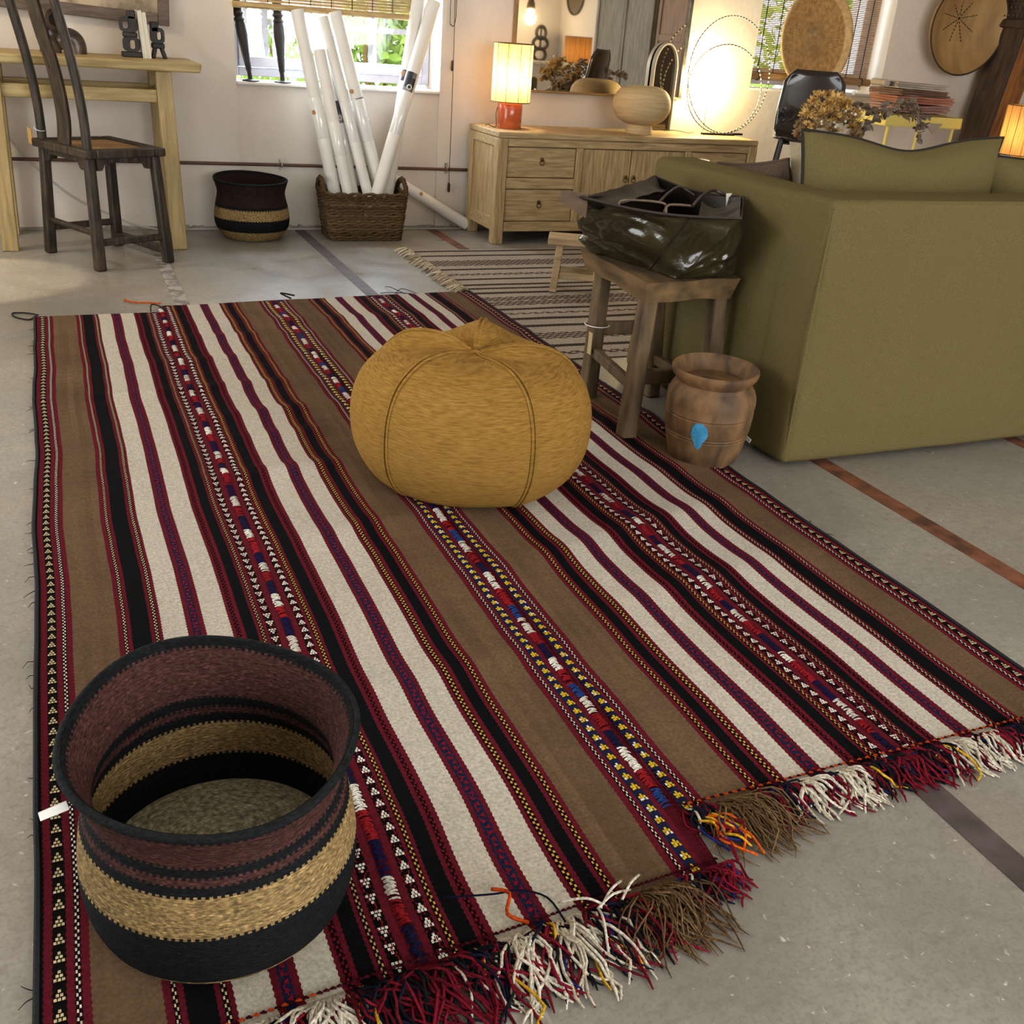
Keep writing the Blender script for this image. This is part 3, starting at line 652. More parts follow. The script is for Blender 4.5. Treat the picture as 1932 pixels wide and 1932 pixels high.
# ------------------------------------------------------------------ coiled baskets
def coiled(name, label, loc, K, bands, ncoil, tagpos=None, wavy=0, sc=1.0, na=160):
    """K: list of (r,z) outer profile, bands: list of (upto_fraction, colour) along the profile"""
    t = thing(name, label, 'basket', loc, 0, 'coiled straw baskets')
    P = smoothpath([Vector((r, 0, z)) for r, z in K], 24)
    Ls = [0]
    for i in range(1, len(P)): Ls.append(Ls[-1]+(P[i]-P[i-1]).length)
    tot = Ls[-1]; n = ncoil*3
    def at(s_):
        s_ = min(max(s_, 0), tot*.99999)
        for i in range(1, len(P)):
            if Ls[i] >= s_:
                u = (s_-Ls[i-1])/max(1e-9, Ls[i]-Ls[i-1]); p = P[i-1].lerp(P[i], u); d = (P[i]-P[i-1]).normalized(); return p, Vector((d.z, 0, -d.x))
    rnd = random.Random(len(name)+ncoil); H = K[-1][1]
    def shape(x, y, z, a, i):
        f = sm(.45*H, H, z)
        w = 1+wavy*f*math.cos(2*(a-.5))
        return (x*w, y*(2-w)*1.0, z + wavy*f*.55*K[-1][0]*math.cos(2*(a-math.radians(-58))+.0) - wavy*f*2.6*K[-1][0]*math.cos(a-math.radians(-75)))
    def colf(frac, k, inside):
        zig = .0018*(1 if k % 2 else -1)
        for e, c in bands:
            if frac+zig <= e: return c
        return bands[-1][1]
    for nm, off, ins in (('outer_coils', 0, False), ('inner_coils', -.009*sc, True)):
        pr = []
        for j in range(n+1):
            s_ = tot*j/n; p, nn = at(s_); bump_ = .0013*sc*abs(math.sin(PI*j/3+.5)) * (1 if not ins else -1)
            q = p+nn*(off+bump_); pr.append((max(.0005, q.x), max(q.z, .0)))
        g = G(); spk = {}
        def cf(i, k):
            c = colf((pr[i][1]+pr[i+1][1])/2, k, ins)
            c = lin(c) if isinstance(c, str) else c
            if rnd.random() < .10: f = 1.5
            else: f = rnd.uniform(.75, 1.12)
            return (min(1, c[0]*f), min(1, c[1]*f), min(1, c[2]*f), 1)
        g.lathe(pr, na, fn=shape, cols=cf, cap=False)
        if ins: g.f = [tuple(reversed(f)) for f in g.f]
        g.out(nm, m_straw, t, smooth=True, ang=180)
    # rim
    p, nn = at(tot); rr = p.x-.0045*sc
    g = G(); g.cur = lin('#1d2124'); g.tube([shape(rr*math.cos(2*PI*k/96), rr*math.sin(2*PI*k/96), p.z, 2*PI*k/96, 0) for k in range(96)], .0055*sc, 8, closed=True)
    g.out('rim', m_straw, t, smooth=True, ang=180)
    return t, shape
TAN, BRN, BLK, NVY, GRY = '#a98d5e', '#553530', '#17191c', '#101319', '#a89f84'
Kb = [(.0005, .0), (.10, .0), (.158, .002), (.178, .012), (.190, .036), (.196, .07), (.195, .11), (.188, .15), (.180, .18), (.175, .20), (.179, .222), (.192, .25), (.201, .266)]
bandsb = [(.018, TAN), (.100, BLK), (.158, TAN), (.173, BLK), (.184, BRN), (.199, BLK), (.259, BRN), (1, BLK)]
bt, shp = coiled('straw_basket', 'big flared coiled basket with tan, black and maroon bands on the rug corner', (.112, 1.118, .01), [(r*.94, z*1.08) for r, z in Kb], [(z*1.08, c) for z, c in bandsb], 84, wavy=.04, na=240)
g = G(); rnd = random.Random(8)
def basecol(i, k):
    c = lin(GRY); f = 1.5 if rnd.random() < .1 else rnd.uniform(.8, 1.1); return (c[0]*f, c[1]*f, c[2]*f, 1)
g.lathe([(.165*(1-i/90)+.0005, .062+.010*math.sin(PI/2*i/90)+.0011*abs(math.sin(PI*i/3))) for i in range(91)], 120, cols=basecol, cap=False); g.out('domed_base', m_straw, bt, smooth=True, ang=180)
G().hexa([(-.212, -.075, .256), (-.180, -.065, .256), (-.180, -.063, .256), (-.212, -.073, .256), (-.213, -.075, .268), (-.182, -.065, .269), (-.182, -.063, .269), (-.213, -.073, .268)]).out('price_tag', m_whitetag, bt)
Ks = [(.0005, .0), (.12, .0), (.155, .01), (.193, .06), (.203, .11), (.196, .17), (.183, .225), (.182, .26), (.199, .315)]
coiled('straw_basket', 'smaller coiled basket with dark top and tan band standing against the wall', (.985, 5.86, .0), Ks, [(.055, TAN), (.118, BLK), (.172, TAN), (.19, BLK), (.306, '#33211e'), (1, BLK)], 60, na=160, wavy=.02)

# ------------------------------------------------------------------ seagrass basket + paper rolls
sb = thing('seagrass_basket', 'rectangular woven seagrass basket holding the paper rolls', 'basket', (1.61, 5.855, 0), math.radians(-2))
def rrect(hx, hy, r, n=6):
    P = []
    for cx, cy, a0 in ((hx-r, hy-r, 0), (-hx+r, hy-r, PI/2), (-hx+r, -hy+r, PI), (hx-r, -hy+r, 1.5*PI)):
        for i in range(n+1): P.append((cx+r*math.cos(a0+PI/2*i/n), cy+r*math.sin(a0+PI/2*i/n)))
    out = []
    for i in range(len(P)):
        a = Vector(P[i]); b_ = Vector(P[(i+1) % len(P)]); m_ = max(1, int((b_-a).length/.012))
        for q in range(m_): out.append(a.lerp(b_, q/m_))
    return out
rnd = random.Random(9)
NRW = 18
for k in range(NRW):
    z = .008+k*.0148; f = k/NRW; g = G(); loop = rrect(.205+.03*f, .135+.02*f, .035)
    for layer in range(1):
        pts = []; rr = []; cc = []
        for i, p in enumerate(loop):
            s_ = math.sin(i*1.35+k*1.1); pts.append((p.x+.002*s_, p.y+.002*s_, z+.003*math.sin(i*.9+k))); rr.append(.0088+.0016*math.sin(i*1.9+k*2)+rnd.uniform(-.0008, .0008))
        g.cur = lin(rnd.choice(['#6b553a', '#7a6243', '#5f4a31'])); g.tube(pts, rr, 6, closed=True)
    g.out('woven_row', m_straw, sb, smooth=True, ang=180)
G().box(-.19, .19, -.12, .12, .004, .014).out('base', m_straw, sb)
for sx in (-1, 1):
    pts = [(sx*.235, yy_, .262+.062*math.sin(PI*(yy_+.10)/.2)**.6) for yy_ in [-.10+.2*i/14 for i in range(15)]]
    g = G(); g.cur = lin('#5f4a31'); g.tube(pts, .014, 8); g.tube([(p[0]+sx*.004, p[1], p[2]+.012*math.sin(i*1.7)) for i, p in enumerate(pts)], .009, 6); g.out('handle', m_straw, sb, smooth=True)
def roll(label, a, b_, r, print_at=None, cork=None, ring=None):
    t = thing('paper_roll', label, 'paper roll', a, 0, 'paper rolls in the seagrass basket'); A = Vector(a); B = Vector(b_); d = B-A; n = d.normalized(); q = d.to_track_quat('Z', 'Y').to_matrix().to_4x4(); ln = d.length
    G().lathe([(r*.72, 0), (r, 0), (r, ln), (r*.86, ln), (r*.86, ln-.12), (.0005, ln-.12)], 28).xf(q).out('tube', m_paper, t, smooth=True)
    # facing the room
    f = q.inverted().to_3x3() @ Vector((0, -1, 0)); az = math.atan2(f.y, f.x)
    if print_at:
        z0, z1, da = print_at; g = G(); g.grid(lambda i, j: (r*1.012*math.cos(az+da+(i-6)*.16), r*1.012*math.sin(az+da+(i-6)*.16), z0+(z1-z0)*j), 13, 2); pr = g.xf(q).out('photo_print', m_print, t, smooth=True)
        g = G(); cx, cz = az+da+.25, z0+(z1-z0)*.25
        g.tube([(r*1.02*math.cos(cx+.32*math.cos(w)), r*1.02*math.sin(cx+.32*math.cos(w)), cz+.012*math.sin(w)) for w in [2*PI*i/16 for i in range(16)]], .0035, 5, closed=True).xf(q); g.out('print_ring', m_paper, pr)
    if cork:
        z, da = cork; c = Vector((r*math.cos(az+da), r*math.sin(az+da), z)); rad = Vector((c.x, c.y, 0)).normalized(); g = G().lathe([(.012, 0), (.012, .004), (.0005, .005)], 14); g.xf(rad.to_track_quat('Z', 'Y').to_matrix().to_4x4()); g.xf(Matrix.Translation(c)); g.xf(q).out('cork_seal', m_cork, t, smooth=True)
    for z in ring or (): G().lathe([(r*1.0, z), (r*1.02, z+.001), (r*1.0, z+.002)], 24, cap=False).xf(q).out('seam_line', m_clip, t)
    G().lathe([(r*1.0, ln*.44), (r*1.02, ln*.441), (r*1.02, ln*.62), (r*1.0, ln*.621)], 28, cap=False).xf(q).out('clear_sleeve', M('clear_film', '#e4e2de', rough=.12, coat=.6), t, smooth=True)
    return t
roll('tall white paper roll, leftmost in the seagrass basket', (1.50, 5.86, .02), (1.300, 6.05, 1.165), .036, None, (.66, -.9))
roll('shortest white paper roll in the basket, second from the left', (1.565, 5.80, .02), (1.405, 6.0, .975), .032)
roll('thin white paper roll half hidden behind the shortest roll', (1.61, 5.87, .02), (1.465, 6.055, .96), .028, (.60, .72, -.4))
roll('white paper roll in the basket, left of the two tallest middle rolls', (1.70, 5.82, .02), (1.435, 6.04, 1.14), .030, None, None, (.60,))
roll('white paper roll with a large grey photo print, right of the middle rolls', (1.79, 5.87, .02), (1.505, 6.05, 1.17), .037, (.60, .75, .5), (.79, -.7), (.52,))
roll('long white paper roll in front leaning right across the window edge', (1.615, 5.80, .02), (2.055, 5.99, 1.26), .037, (.82, .93, -.5), None, (.66,))
roll('long white paper roll behind the front one leaning right', (1.735, 5.88, .02), (1.995, 6.05, 1.34), .036, (.75, .9, -.3), (.88, -.9))
roll('white paper roll slanting down to the floor behind the seagrass basket', (2.33, 6.03, .034), (1.70, 6.055, .38), .034, None, (.36, .4))

# ------------------------------------------------------------------ wooden sideboard
SX0, SX1, SY0, SY1, SH = 2.325, 4.10, 5.585, 6.05, .628
sd = thing('sideboard', 'long pale wooden sideboard with drawers and doors along the wall', 'sideboard', (0, 0, 0))
PW = .065
G().box(SX0, SX1, SY0, SY1, SH-.035, SH).out('top', m_oak, sd, bevel=.008)
for x in (SX0, SX1-PW):
    for y in (SY0, SY1-PW): G().box(x, x+PW, y, y+PW, 0, SH-.035).out('post', m_oak_v, sd, bevel=.006)
G().box(SX0+PW, SX1-PW, SY0+.004, SY0+.05, SH-.078, SH-.036).out('top_rail', m_oak, sd, bevel=.004)
G().box(SX0+PW, SX1-PW, SY0+.004, SY0+.05, .075, .13).out('bottom_rail', m_oak, sd, bevel=.004)
D0, D1, D2, D3 = 2.39, 2.83, 3.575, 4.035
for x0, x1 in ((D1+.0, D1+.045), (D2, D2+.045)): G().box(x0, x1, SY0+.004, SY0+.05, .13, SH-.078).out('stile', m_oak_v, sd, bevel=.004)
for x0, x1 in ((D0, D1), (D2+.045, D3)): G().box(x0, x1, SY0+.004, SY0+.05, .318, .378).out('mid_rail', m_oak, sd, bevel=.004)
G().box(SX0+PW, SX1-PW, SY0+.05, SY1-.02, .09, SH-.04).out('carcass', m_gap, sd)
for x in (SX0+.012, SX1-.024): G().box(x, x+.012, SY0+PW, SY1-PW, .12, SH-.075).out('side_panel', m_oak_v, sd)
for x in (SX0+.004, SX1-.05):
    G().box(x, x+.046, SY0+PW, SY1-PW, SH-.085, SH-.036).out('side_rail', m_oak, sd, bevel=.004); G().box(x, x+.046, SY0+PW, SY1-PW, .075, .15).out('side_rail', m_oak, sd, bevel=.004)
def ringpull(parent, x, y, z):
    h = G(); h.lathe([(.012, 0), (.012, .003), (.005, .006), (.0005, .007)], 16).xf(Matrix.Translation((x, y, z+.008)) @ Matrix.Rotation(PI/2, 4, 'X')); h = h.out('handle', m_brass, parent, smooth=True)
    G().tube([(x+.014*math.cos(a), y-.007, z-.008+.014*math.sin(a)) for a in [2*PI*i/18 for i in range(18)]], .0024, 6, closed=True).out('pull_ring', m_brass, h, smooth=True)
for x0, x1 in ((D0+.004, D1-.004), (D2+.049, D3-.004)):
    for z0, z1 in ((.134, .314), (.382, SH-.082)):
        d = G().box(x0, x1, SY0+.012, SY0+.05, z0, z1).out('drawer', m_oak, sd, bevel=.003); ringpull(d, (x0+x1)/2, SY0+.010, (z0+z1)/2+.01)
for x0, x1, hx in ((D1+.049, 3.2, 3.175), (3.206, D2-.004, 3.23)):
    d = G().box(x0, x1, SY0+.012, SY0+.04, .134, SH-.082).out('door', m_oak_v, sd, bevel=.003); ringpull(d, hx, SY0+.010, .385)

# ------------------------------------------------------------------ things on the sideboard
def table_lamp(name, label, loc, rb, hb, rs, z0, z1, base_m, shade_m, power, ribs=10, cord=True):
    t = thing(name, label, 'lamp', loc)
    G().lathe([(rb*.96, 0), (rb, .006), (rb, hb-.008), (rb*.94, hb), (.02, hb), (.018, hb+.01), (.0005, hb+.01)], 40).out('lamp_base', base_m, t, smooth=True)
    G().lathe([(.016, 0), (.016, .05)], 16, (0, 0, hb+.005)).out('socket', m_brass, t, smooth=True)
    G().ball((0, 0, hb+.085), .03, 16, 10).out('bulb', m_bulb, t, smooth=True)
    s_ = G(); s_.lathe([(rs, z0), (rs*1.0, z1)], 60, cap=False); sh = s_.out('lamp_shade', shade_m, t, smooth=True, ang=180)
    for z in (z0, z1): G().tube([(rs*math.cos(2*PI*i/48), rs*math.sin(2*PI*i/48), z) for i in range(48)], .0028, 6, closed=True).out('shade_hoop', m_brass, sh, smooth=True)
    for k in range(ribs):
        a = 2*PI*k/ribs+.3; G().tube([(rs*1.004*math.cos(a), rs*1.004*math.sin(a), z0), (rs*1.004*math.cos(a), rs*1.004*math.sin(a), z1)], .0016, 5).out('shade_rib', m_brass, sh)
    g = G()
    for k in range(3):
        a = 2*PI*k/3; g.tube([(0, 0, hb+.05), (rs*math.cos(a), rs*math.sin(a), z0+.01)], .0018, 5)
    g.out('spider', m_brass, t)
    l = bpy.data.lights.new(name+'_light', 'POINT'); l.energy = power; l.color = (1, .74, .42); l.shadow_soft_size = .03
    o = bpy.data.objects.new(name+'_light', l); COL.objects.link(o); o.parent = t; o.location = (0, 0, (z0+z1)/2-.02)
    return t
t = table_lamp('table_lamp', 'lit lamp with orange glass base and tall string shade on the sideboard', (2.475, 5.80, SH), .072, .14, .113, .145, .452, m_orange, m_shade, 6.5)
G().tube(smoothpath([(-.05, .05, .13), (-.085, .0, .08), (-.09, -.02, .01), (-.12, -.02, .012), (-.14, -.02, .02), (-.15, -.01, .012)]), .0025, 5).out('cord', m_darkcord, t)
vs = thing('bowl_vase', 'squat round sand-coloured ceramic vase on a low foot on the sideboard', 'vase', (3.325, 5.76, SH))
vp = [(.095, 0), (.098, .006), (.092, .035), (.086, .052), (.12, .062), (.165, .085), (.195, .125), (.203, .165), (.192, .21), (.16, .245), (.115, .262), (.085, .266), (.080, .262), (.084, .25), (.13, .235), (.165, .205), (.17, .16), (.14, .10), (.08, .08), (.0005, .075)]
G().lathe([(p.x, p.z) for p in smoothpath([Vector((r*.87, 0, z*1.02)) for r, z in vp], 4)], 64).out('body', m_vase, vs, smooth=True, ang=60)
# hoops
hp = thing('hoop_lamp', 'larger beaded hoop lamp glowing white at the right end of the sideboard', 'lamp', (3.99, 5.91, SH), 0, 'hoop lamps on the sideboard')
hp2 = thing('hoop_lamp', 'smaller beaded hoop lamp standing inside the outline of the larger hoop', 'lamp', (3.99, 5.91, SH), 0, 'hoop lamps on the sideboard')
def hoop(c, r, lean, rot, nb, hp):
    Rm = Matrix.Rotation(rot, 4, 'Z') @ Matrix.Rotation(lean, 4, 'X'); T = Matrix.Translation(c)
    P = [T @ Rm @ Vector((r*math.cos(a), 0, r+r*math.sin(a))) for a in [2*PI*i/120 for i in range(120)]]
    h = G().tube(P, .0028, 6, closed=True).out('hoop', m_black, hp, smooth=True)
    g = G()
    for i in range(nb):
        a = 2*PI*i/nb; p = T @ Rm @ Vector((r*math.cos(a), 0, r+r*math.sin(a))); g.ball(p, .0062, 6, 4)
    g.out('beads', m_bead, h, smooth=True, kind='stuff')
hoop((.06, 0, .01), .345, math.radians(-4), math.radians(8), 84, hp); hoop((-.01, -.05, .01), .262, math.radians(-3), math.radians(-6), 64, hp2)
G().box(-.14, .10, -.065, -.035, 0, .012).out('base_bar', m_black, hp2); G().box(-.02, .20, -.012, .012, 0, .012).out('base_bar', m_black, hp)
G().tube([(-.07, .05, 0), (-.07, .05, .24)], .0025, 6).out('added_globe_wire', m_bead, hp, smooth=True)  # wire added only to carry the added globe
G().ball((-.07, .05, .27), .05, 20, 12).out('added_globe', glow('added_globe_glow', '#fff0c8', 30), hp, smooth=True)  # unseen glowing globe added as the source of the hoop lamp's light
G().tube(smoothpath([(-.16, .02, .006), (-.22, -.02, .004), (-.30, .03, .012), (-.36, .06, .004)]), .0022, 5).out('cord', m_darkcord, hp)
l = bpy.data.lights.new('hoop_lamp_light', 'POINT'); l.energy = 60; l.color = (1, .77, .36); l.shadow_soft_size = .06
o = bpy.data.objects.new('hoop_lamp_light', l); COL.objects.link(o); o.parent = hp; o.location = (-.07, .05, .29)
# arched table mirror
am = thing('arched_mirror', 'slim arched table mirror with pale metal rim beside the bowl vase', 'mirror', (3.62, 6.035, SH), math.radians(2))
P = [(-.085, 0, 0), (-.085, 0, .30)] + [tuple(p) for p in arc((0, 0, .38), .085, PI, 0, 20)][0:0] + [(-.085*math.cos(PI*i/20), 0, .36+.15*math.sin(PI*i/20)) for i in range(21)] + [(.085, 0, .30), (.085, 0, 0)]
g = G(); n = len(P)
for x, y, z in P: g.v += [(x*1.03, -.02, z*1.01), (x*1.03, .02, z*1.01), (x*.95, .02, z*.99), (x*.95, -.02, z*.99)]
for i in range(n-1):
    for k in range(4): g.face(i*4+k, i*4+(k+1) % 4, i*4+4+(k+1) % 4, i*4+4+k)
g.out('rim', M('pale_metal', '#cfc8b8', rough=.35, metal=.5), am, smooth=True)
g = G(); g.v += [(x*.96, .006, z*.99) for x, y, z in P]; g.face(*range(n)); g.v += [(x*.96, .012, z*.99) for x, y, z in P]; g.face(*range(2*n-1, n-1, -1)); g.out('glass', M('smoky_mirror', '#6b665c', rough=.08, metal=1), am)
G().box(-.09, .09, -.02, .02, 0, .006).out('foot', m_steel, am)
# wall mirror
mr = thing('wall_mirror', 'large rectangular wall mirror with a thin wooden edge above the sideboard', 'mirror', (3.185, 6.068, .825))
G().box(-.59, .59, -.004, .004, .004, 1.05).out('mirror_glass', m_mirror, mr)
for x0, x1, mt in ((-.60, -.585, m_mframe), (.575, .60, m_steel)): G().box(x0, x1, -.012, .026, 0, 1.06).out('frame_side', mt, mr, bevel=.002)
for z0, z1 in ((-.008, .004), (1.05, 1.065)): G().box(-.60, .60, -.012, .026, z0, z1).out('frame_rail', m_mframe, mr, bevel=.002)

# ------------------------------------------------------------------ desk and what stands on it
DH = .893
dk_ = thing('desk', 'long golden wooden table with square legs against the white wall', 'table', (.16, 5.80, 0))
G().hexa([(-.66, -.27, DH-.042), (.55, -.27, DH-.042), (.55, .245, DH-.042), (-.66, .245, DH-.042), (-.66, -.275, DH), (.56, -.272, DH), (.557, .25, DH), (-.66, .25, DH)]).out('tabletop', m_desk, dk_, bevel=.008, seg=3)
for sx in (-1, 1):
    for y, yt in ((-.225, -.215), (.19, .18)): G().bar((sx*.398, y, 0), (sx*.378, yt, DH-.042), .075, .07).out('leg', m_desk_v, dk_, bevel=.005)
for y in (-.212, .18): G().box(-.345, .345, y-.016, y+.016, .705, .765).out('rail', m_desk, dk_, bevel=.004)
for sx in (-1, 1): G().box(sx*.382-.014, sx*.382+.014, -.19, .16, .715, .765).out('side_rail', m_desk, dk_, bevel=.004)
pot = thing('ceramic_sculpture', 'glossy brown ceramic sculpture of bent hollow tubes on the desk', 'sculpture', (.07, 5.86, DH))
G().tube(smoothpath([(-.02, 0, 0), (-.02, 0, .06), (-.025, -.004, .12), (-.02, -.03, .155), (.01, -.075, .15)], 6), [.05]*7+[.056]*5+[.062]*5+[.058]*4+[.05]*4, 24).out('tube_body', m_ceramic, pot, smooth=True, ang=70)
G().lathe([(.028, 0), (.03, .004), (.0005, .0045)], 20).xf(Matrix.Translation((.0125, -.079, .15)) @ Matrix.Rotation(PI/2-.1, 4, 'X') @ Matrix.Rotation(.4, 4, 'Y')).out('mouth', m_mouth_shade, pot, smooth=True)  # flat black disc paints the shade inside the tube's opening
G().tube(smoothpath([(.098, .01, 0), (.098, .01, .035), (.085, .01, .06), (.055, .005, .068), (.01, 0, .055)], 5), .047, 24).out('bent_tube', m_ceramic, pot, smooth=True)
def bookend(label, x, y, flip):
    t = thing('bookend', label, 'bookend', (x, y, DH), 0, 'carved bookends')
    def link(z0, z1, x0, x1, hx0, hx1, hz0, hz1):
        g = G(); n = 24; out_, in_ = [], []
        for i in range(n):
            a = 2*PI*i/n; ca, sa = math.cos(a), math.sin(a); e = .55
            sg = lambda v: (abs(v)**e)*(1 if v >= 0 else -1)
            out_.append(((x0+x1)/2+(x1-x0)/2*sg(ca), (z0+z1)/2+(z1-z0)/2*sg(sa))); in_.append(((hx0+hx1)/2+(hx1-hx0)/2*sg(ca)*.95, (hz0+hz1)/2+(hz1-hz0)/2*sg(sa)))
        for y_ in (-.03, .03): g.v += [(p[0], y_, p[1]) for p in out_] + [(p[0], y_, p[1]) for p in in_]
        for i in range(n):
            j = (i+1) % n
            g.face(i, j, n+j, n+i); g.face(2*n+j, 2*n+i, 3*n+i, 3*n+j); g.face(i, 2*n+i, 2*n+j, j); g.face(n+i, n+j, 3*n+j, 3*n+i)
        return g
    s_ = -1 if flip else 1
    if not flip:
        G().box(-.05, .05, -.035, .035, 0, .024).out('foot', m_blackwood, t, bevel=.004)
        link(.025, .092, -.04, .04, -.008, .02, .036, .078).out('link', m_blackwood, t, smooth=True)
        G().box(-.038, .03, -.03, .03, .09, .114).out('waist', m_blackwood, t, bevel=.006)
        link(.113, .185, -.05, .035, -.036, -.006, .128, .168).out('link', m_blackwood, t, smooth=True)
        G().box(-.012, .028, -.03, .03, .17, .212).out('top_block', m_blackwood, t, bevel=.005)
    else:
        for x_ in (-.022, .028): G().bar((x_*1.2, 0, 0), (x_*.6, 0, .05), .018, .06).out('leg', m_blackwood, t, bevel=.004)
        G().box(-.03, .032, -.03, .03, .046, .072).out('waist', m_blackwood, t, bevel=.006)
        link(.07, .142, -.032, .034, -.002, .022, .086, .124).out('link', m_blackwood, t, smooth=True)
        G().box(-.03, .008, -.03, .03, .12, .168).out('top_block', m_blackwood, t, bevel=.005)
    return t
bookend('black carved bookend with two square holes left of the white books', .425, 5.86, False)
bookend('shorter black carved bookend with one hole right of the white books', .55, 5.86, True)
for k, (x, h, m_) in enumerate(((.468, .212, m_paper), (.487, .205, m_bookpages))):
    lab = ('white paper-backed book leaning on the left bookend', 'cream-paged book against the right bookend')[k]
    t = thing('book', lab, 'book', (x+.014, 5.86, DH), 0, 'books between the bookends')
    G().hexa([(-.008, -.07, 0), (.008, -.07, 0), (.008, .07, 0), (-.008, .07, 0), (-.022, -.07, h), (-.006, -.07, h), (-.006, .07, h), (-.022, .07, h)]).out('pages', m_bookpages, t)
    for s_ in (-.0095, .0085): G().hexa([(s_, -.072, 0), (s_+.0012, -.072, 0), (s_+.0012, .072, 0), (s_, .072, 0), (s_-.014, -.072, h+.003), (s_-.0128, -.072, h+.003), (s_-.0128, .072, h+.003), (s_-.014, .072, h+.003)]).out('cover', m_paper, t)
pc = thing('painting', 'faded grey-brown painting in a dark wooden frame above the desk', 'picture', (.635, WY-.008, 1.04), 0)
pc.rotation_euler = (0, math.radians(2.6), 0)
G().box(-1.2, -.03, -.02, -.004, .05, .7).out('canvas', m_art, pc)
g = G(); bars_frame(g, -1.26, 0, 0, .76, -.035, -.002, .055); g.out('frame', m_artframe, pc, bevel=.004)
# little hook and cable by the desk
cb = thing('wall_cable', 'thin grey cable hanging down the wall behind the desk', 'cable', (0, WY-.008, 0))
G().tube(smoothpath([(-.6, 0, .95), (-.23, 0, .51), (-.125, 0, .365), (-.012, 0, .247), (.108, 0, .152), (.25, 0, .085), (.37, -.01, .03), (.5, -.03, .006)]), .005, 6).out('cable', m_cable, cb, smooth=True)
fc = thing('floor_cable', 'thin white cable lying along the foot of the wall', 'cable', (0, 0, 0))
G().tube(smoothpath([(.5, 6.06, .006), (.9, 6.065, .006), (1.3, 6.05, .006), (1.8, 6.06, .006), (2.2, 6.05, .006), (2.6, 6.07, .006), (3.2, 6.06, .006)]), .005, 6).out('cable', m_cable, fc, smooth=True)

# spindles on the sill
def spindle(label, base, top, s_):
    t = thing('carved_spindle', label, 'sculpture', base, 0, 'carved spindles on the sill')
    d = Vector(top)-Vector(base); q = d.to_track_quat('Z', 'Y').to_matrix().to_4x4(); ln = d.length
    pr = [(.012, .004), (.012, .05), (.016, .06), (.018, .10), (.024, .17), (.031, .23), (.030, .28), (.026, .30), (.034, .31), (.022, .325), (.034, .34), (.022, .355), (.034, .365), (.022, .385), (.030, .41), (.037, .47), (.040, .53), (.030, .58), (.040, .595), (.026, .61), (.036, .63), (.03, .68), (.018, .72), (.0005, .725)]
    G().lathe([(r*s_, z) for r, z in pr], 24).xf(q).out('spindle', m_blackwood, t, smooth=True, ang=50)
    G().lathe([(.046, 0), (.046, .006), (.03, .010), (.012, .012)], 24).out('base_plate', m_blackwood, t, smooth=True)
    G().tube([tuple(q @ Vector((.013*math.cos(a), .013*math.sin(a), .085))) for a in [2*PI*i/12 for i in range(12)]], .002, 4, closed=True).out('wire_ring', m_clip, t)
spindle('dark carved spindle leaning left on the window sill', (1.055, 6.14, AZ0+.012), (.955, 6.17, 1.45), 1)
spindle('dark carved upright spindle on the window sill beside the leaning one', (1.23, 6.14, AZ0+.012), (1.20, 6.17, 1.47), 1.02)

# ------------------------------------------------------------------ old chair
ch = thing('old_wooden_chair', 'dark worn antique wooden chair with a tall back by the desk', 'chair', (.205, 5.376, 0), math.radians(26))
def cleg(xf_, yf_, xt, yt): return G().bar((xf_, yf_, 0), (xt, yt, .50), .048, .046, .043, .042)
for sx in (-1, 1):
    for sy in (-1, 1): cleg(sx*.178, sy*.235, sx*.162, sy*.205).out('leg', m_chair, ch, bevel=.009, seg=3)
sf = G(); 
for a in (((-.20, -.25), (-.145, -.25), (-.145, .25), (-.20, .25)), ((.145, -.25), (.20, -.25), (.20, .25), (.145, .25)), ((-.145, -.25), (.145, -.25), (.145, -.19), (-.145, -.19)), ((-.145, .19), (.145, .19), (.145, .25), (-.145, .25))):
    sf.hexa([(p[0], p[1], .497) for p in a] + [(p[0], p[1], .535) for p in a])
sf.out('seat_frame', m_chair, ch, bevel=.007)
G().box(-.145, .145, -.19, .19, .51, .526).out('seat_panel', m_chairseat, ch)
def apron(axis, c, half_):
    n = 40; P = []
    for i in range(n+1):
        u = -half_+2*half_*i/n; e = abs(u)/half_; dpt = .055 if e > .82 else (.055-.018*sm(.82, .72, e) if e > .72 else .022)
        P.append((u, .497-dpt))
    g = G()
    for u, z in P:
        for o_ in (-.008, .008):
            for zz in (.498, z): g.v.append((c+o_, u, zz) if axis == 'y' else (u, c+o_, zz))
    for i in range(n):
        a = i*4
        g.face(a, a+1, a+5, a+4); g.face(a+2, a+6, a+7, a+3); g.face(a+1, a+3, a+7, a+5); g.face(a, a+4, a+6, a+2)
    return g
apron('y', -.168, .18).out('apron', m_chair, ch); apron('y', .168, .18).out('apron', m_chair, ch); apron('x', -.21, .135).out('apron', m_chair, ch); apron('x', .21, .135).out('apron', m_chair, ch)
G().tube([(-.172, -.225, .165), (-.172, .225, .165)], .014, 10).out('stretcher', m_chair, ch, smooth=True)
G().box(.15, .195, -.22, .22, .045, .075).out('foot_rail', m_chair, ch, bevel=.005)
for sy in (-1, 1): G().bar((-.16, sy*.224, .125), (.165, sy*.224, .125), .03, .03, side=(0, 1, 0)).out('stretcher', m_chair, ch, bevel=.006)
for sy in (-1, 1):
    G().tube(smoothpath([(-.165, sy*.207, .51), (-.170, sy*.205, .70), (-.195, sy*.205, .90), (-.235, sy*.205, 1.10), (-.265, sy*.2, 1.24)], 6), [.021]*25, 12).out('back_post', m_chair, ch, smooth=True)
sp = smoothpath([(-.165, 0, .53), (-.155, 0, .66), (-.175, 0, .85), (-.215, 0, 1.02), (-.255, 0, 1.22)], 8); g = G()
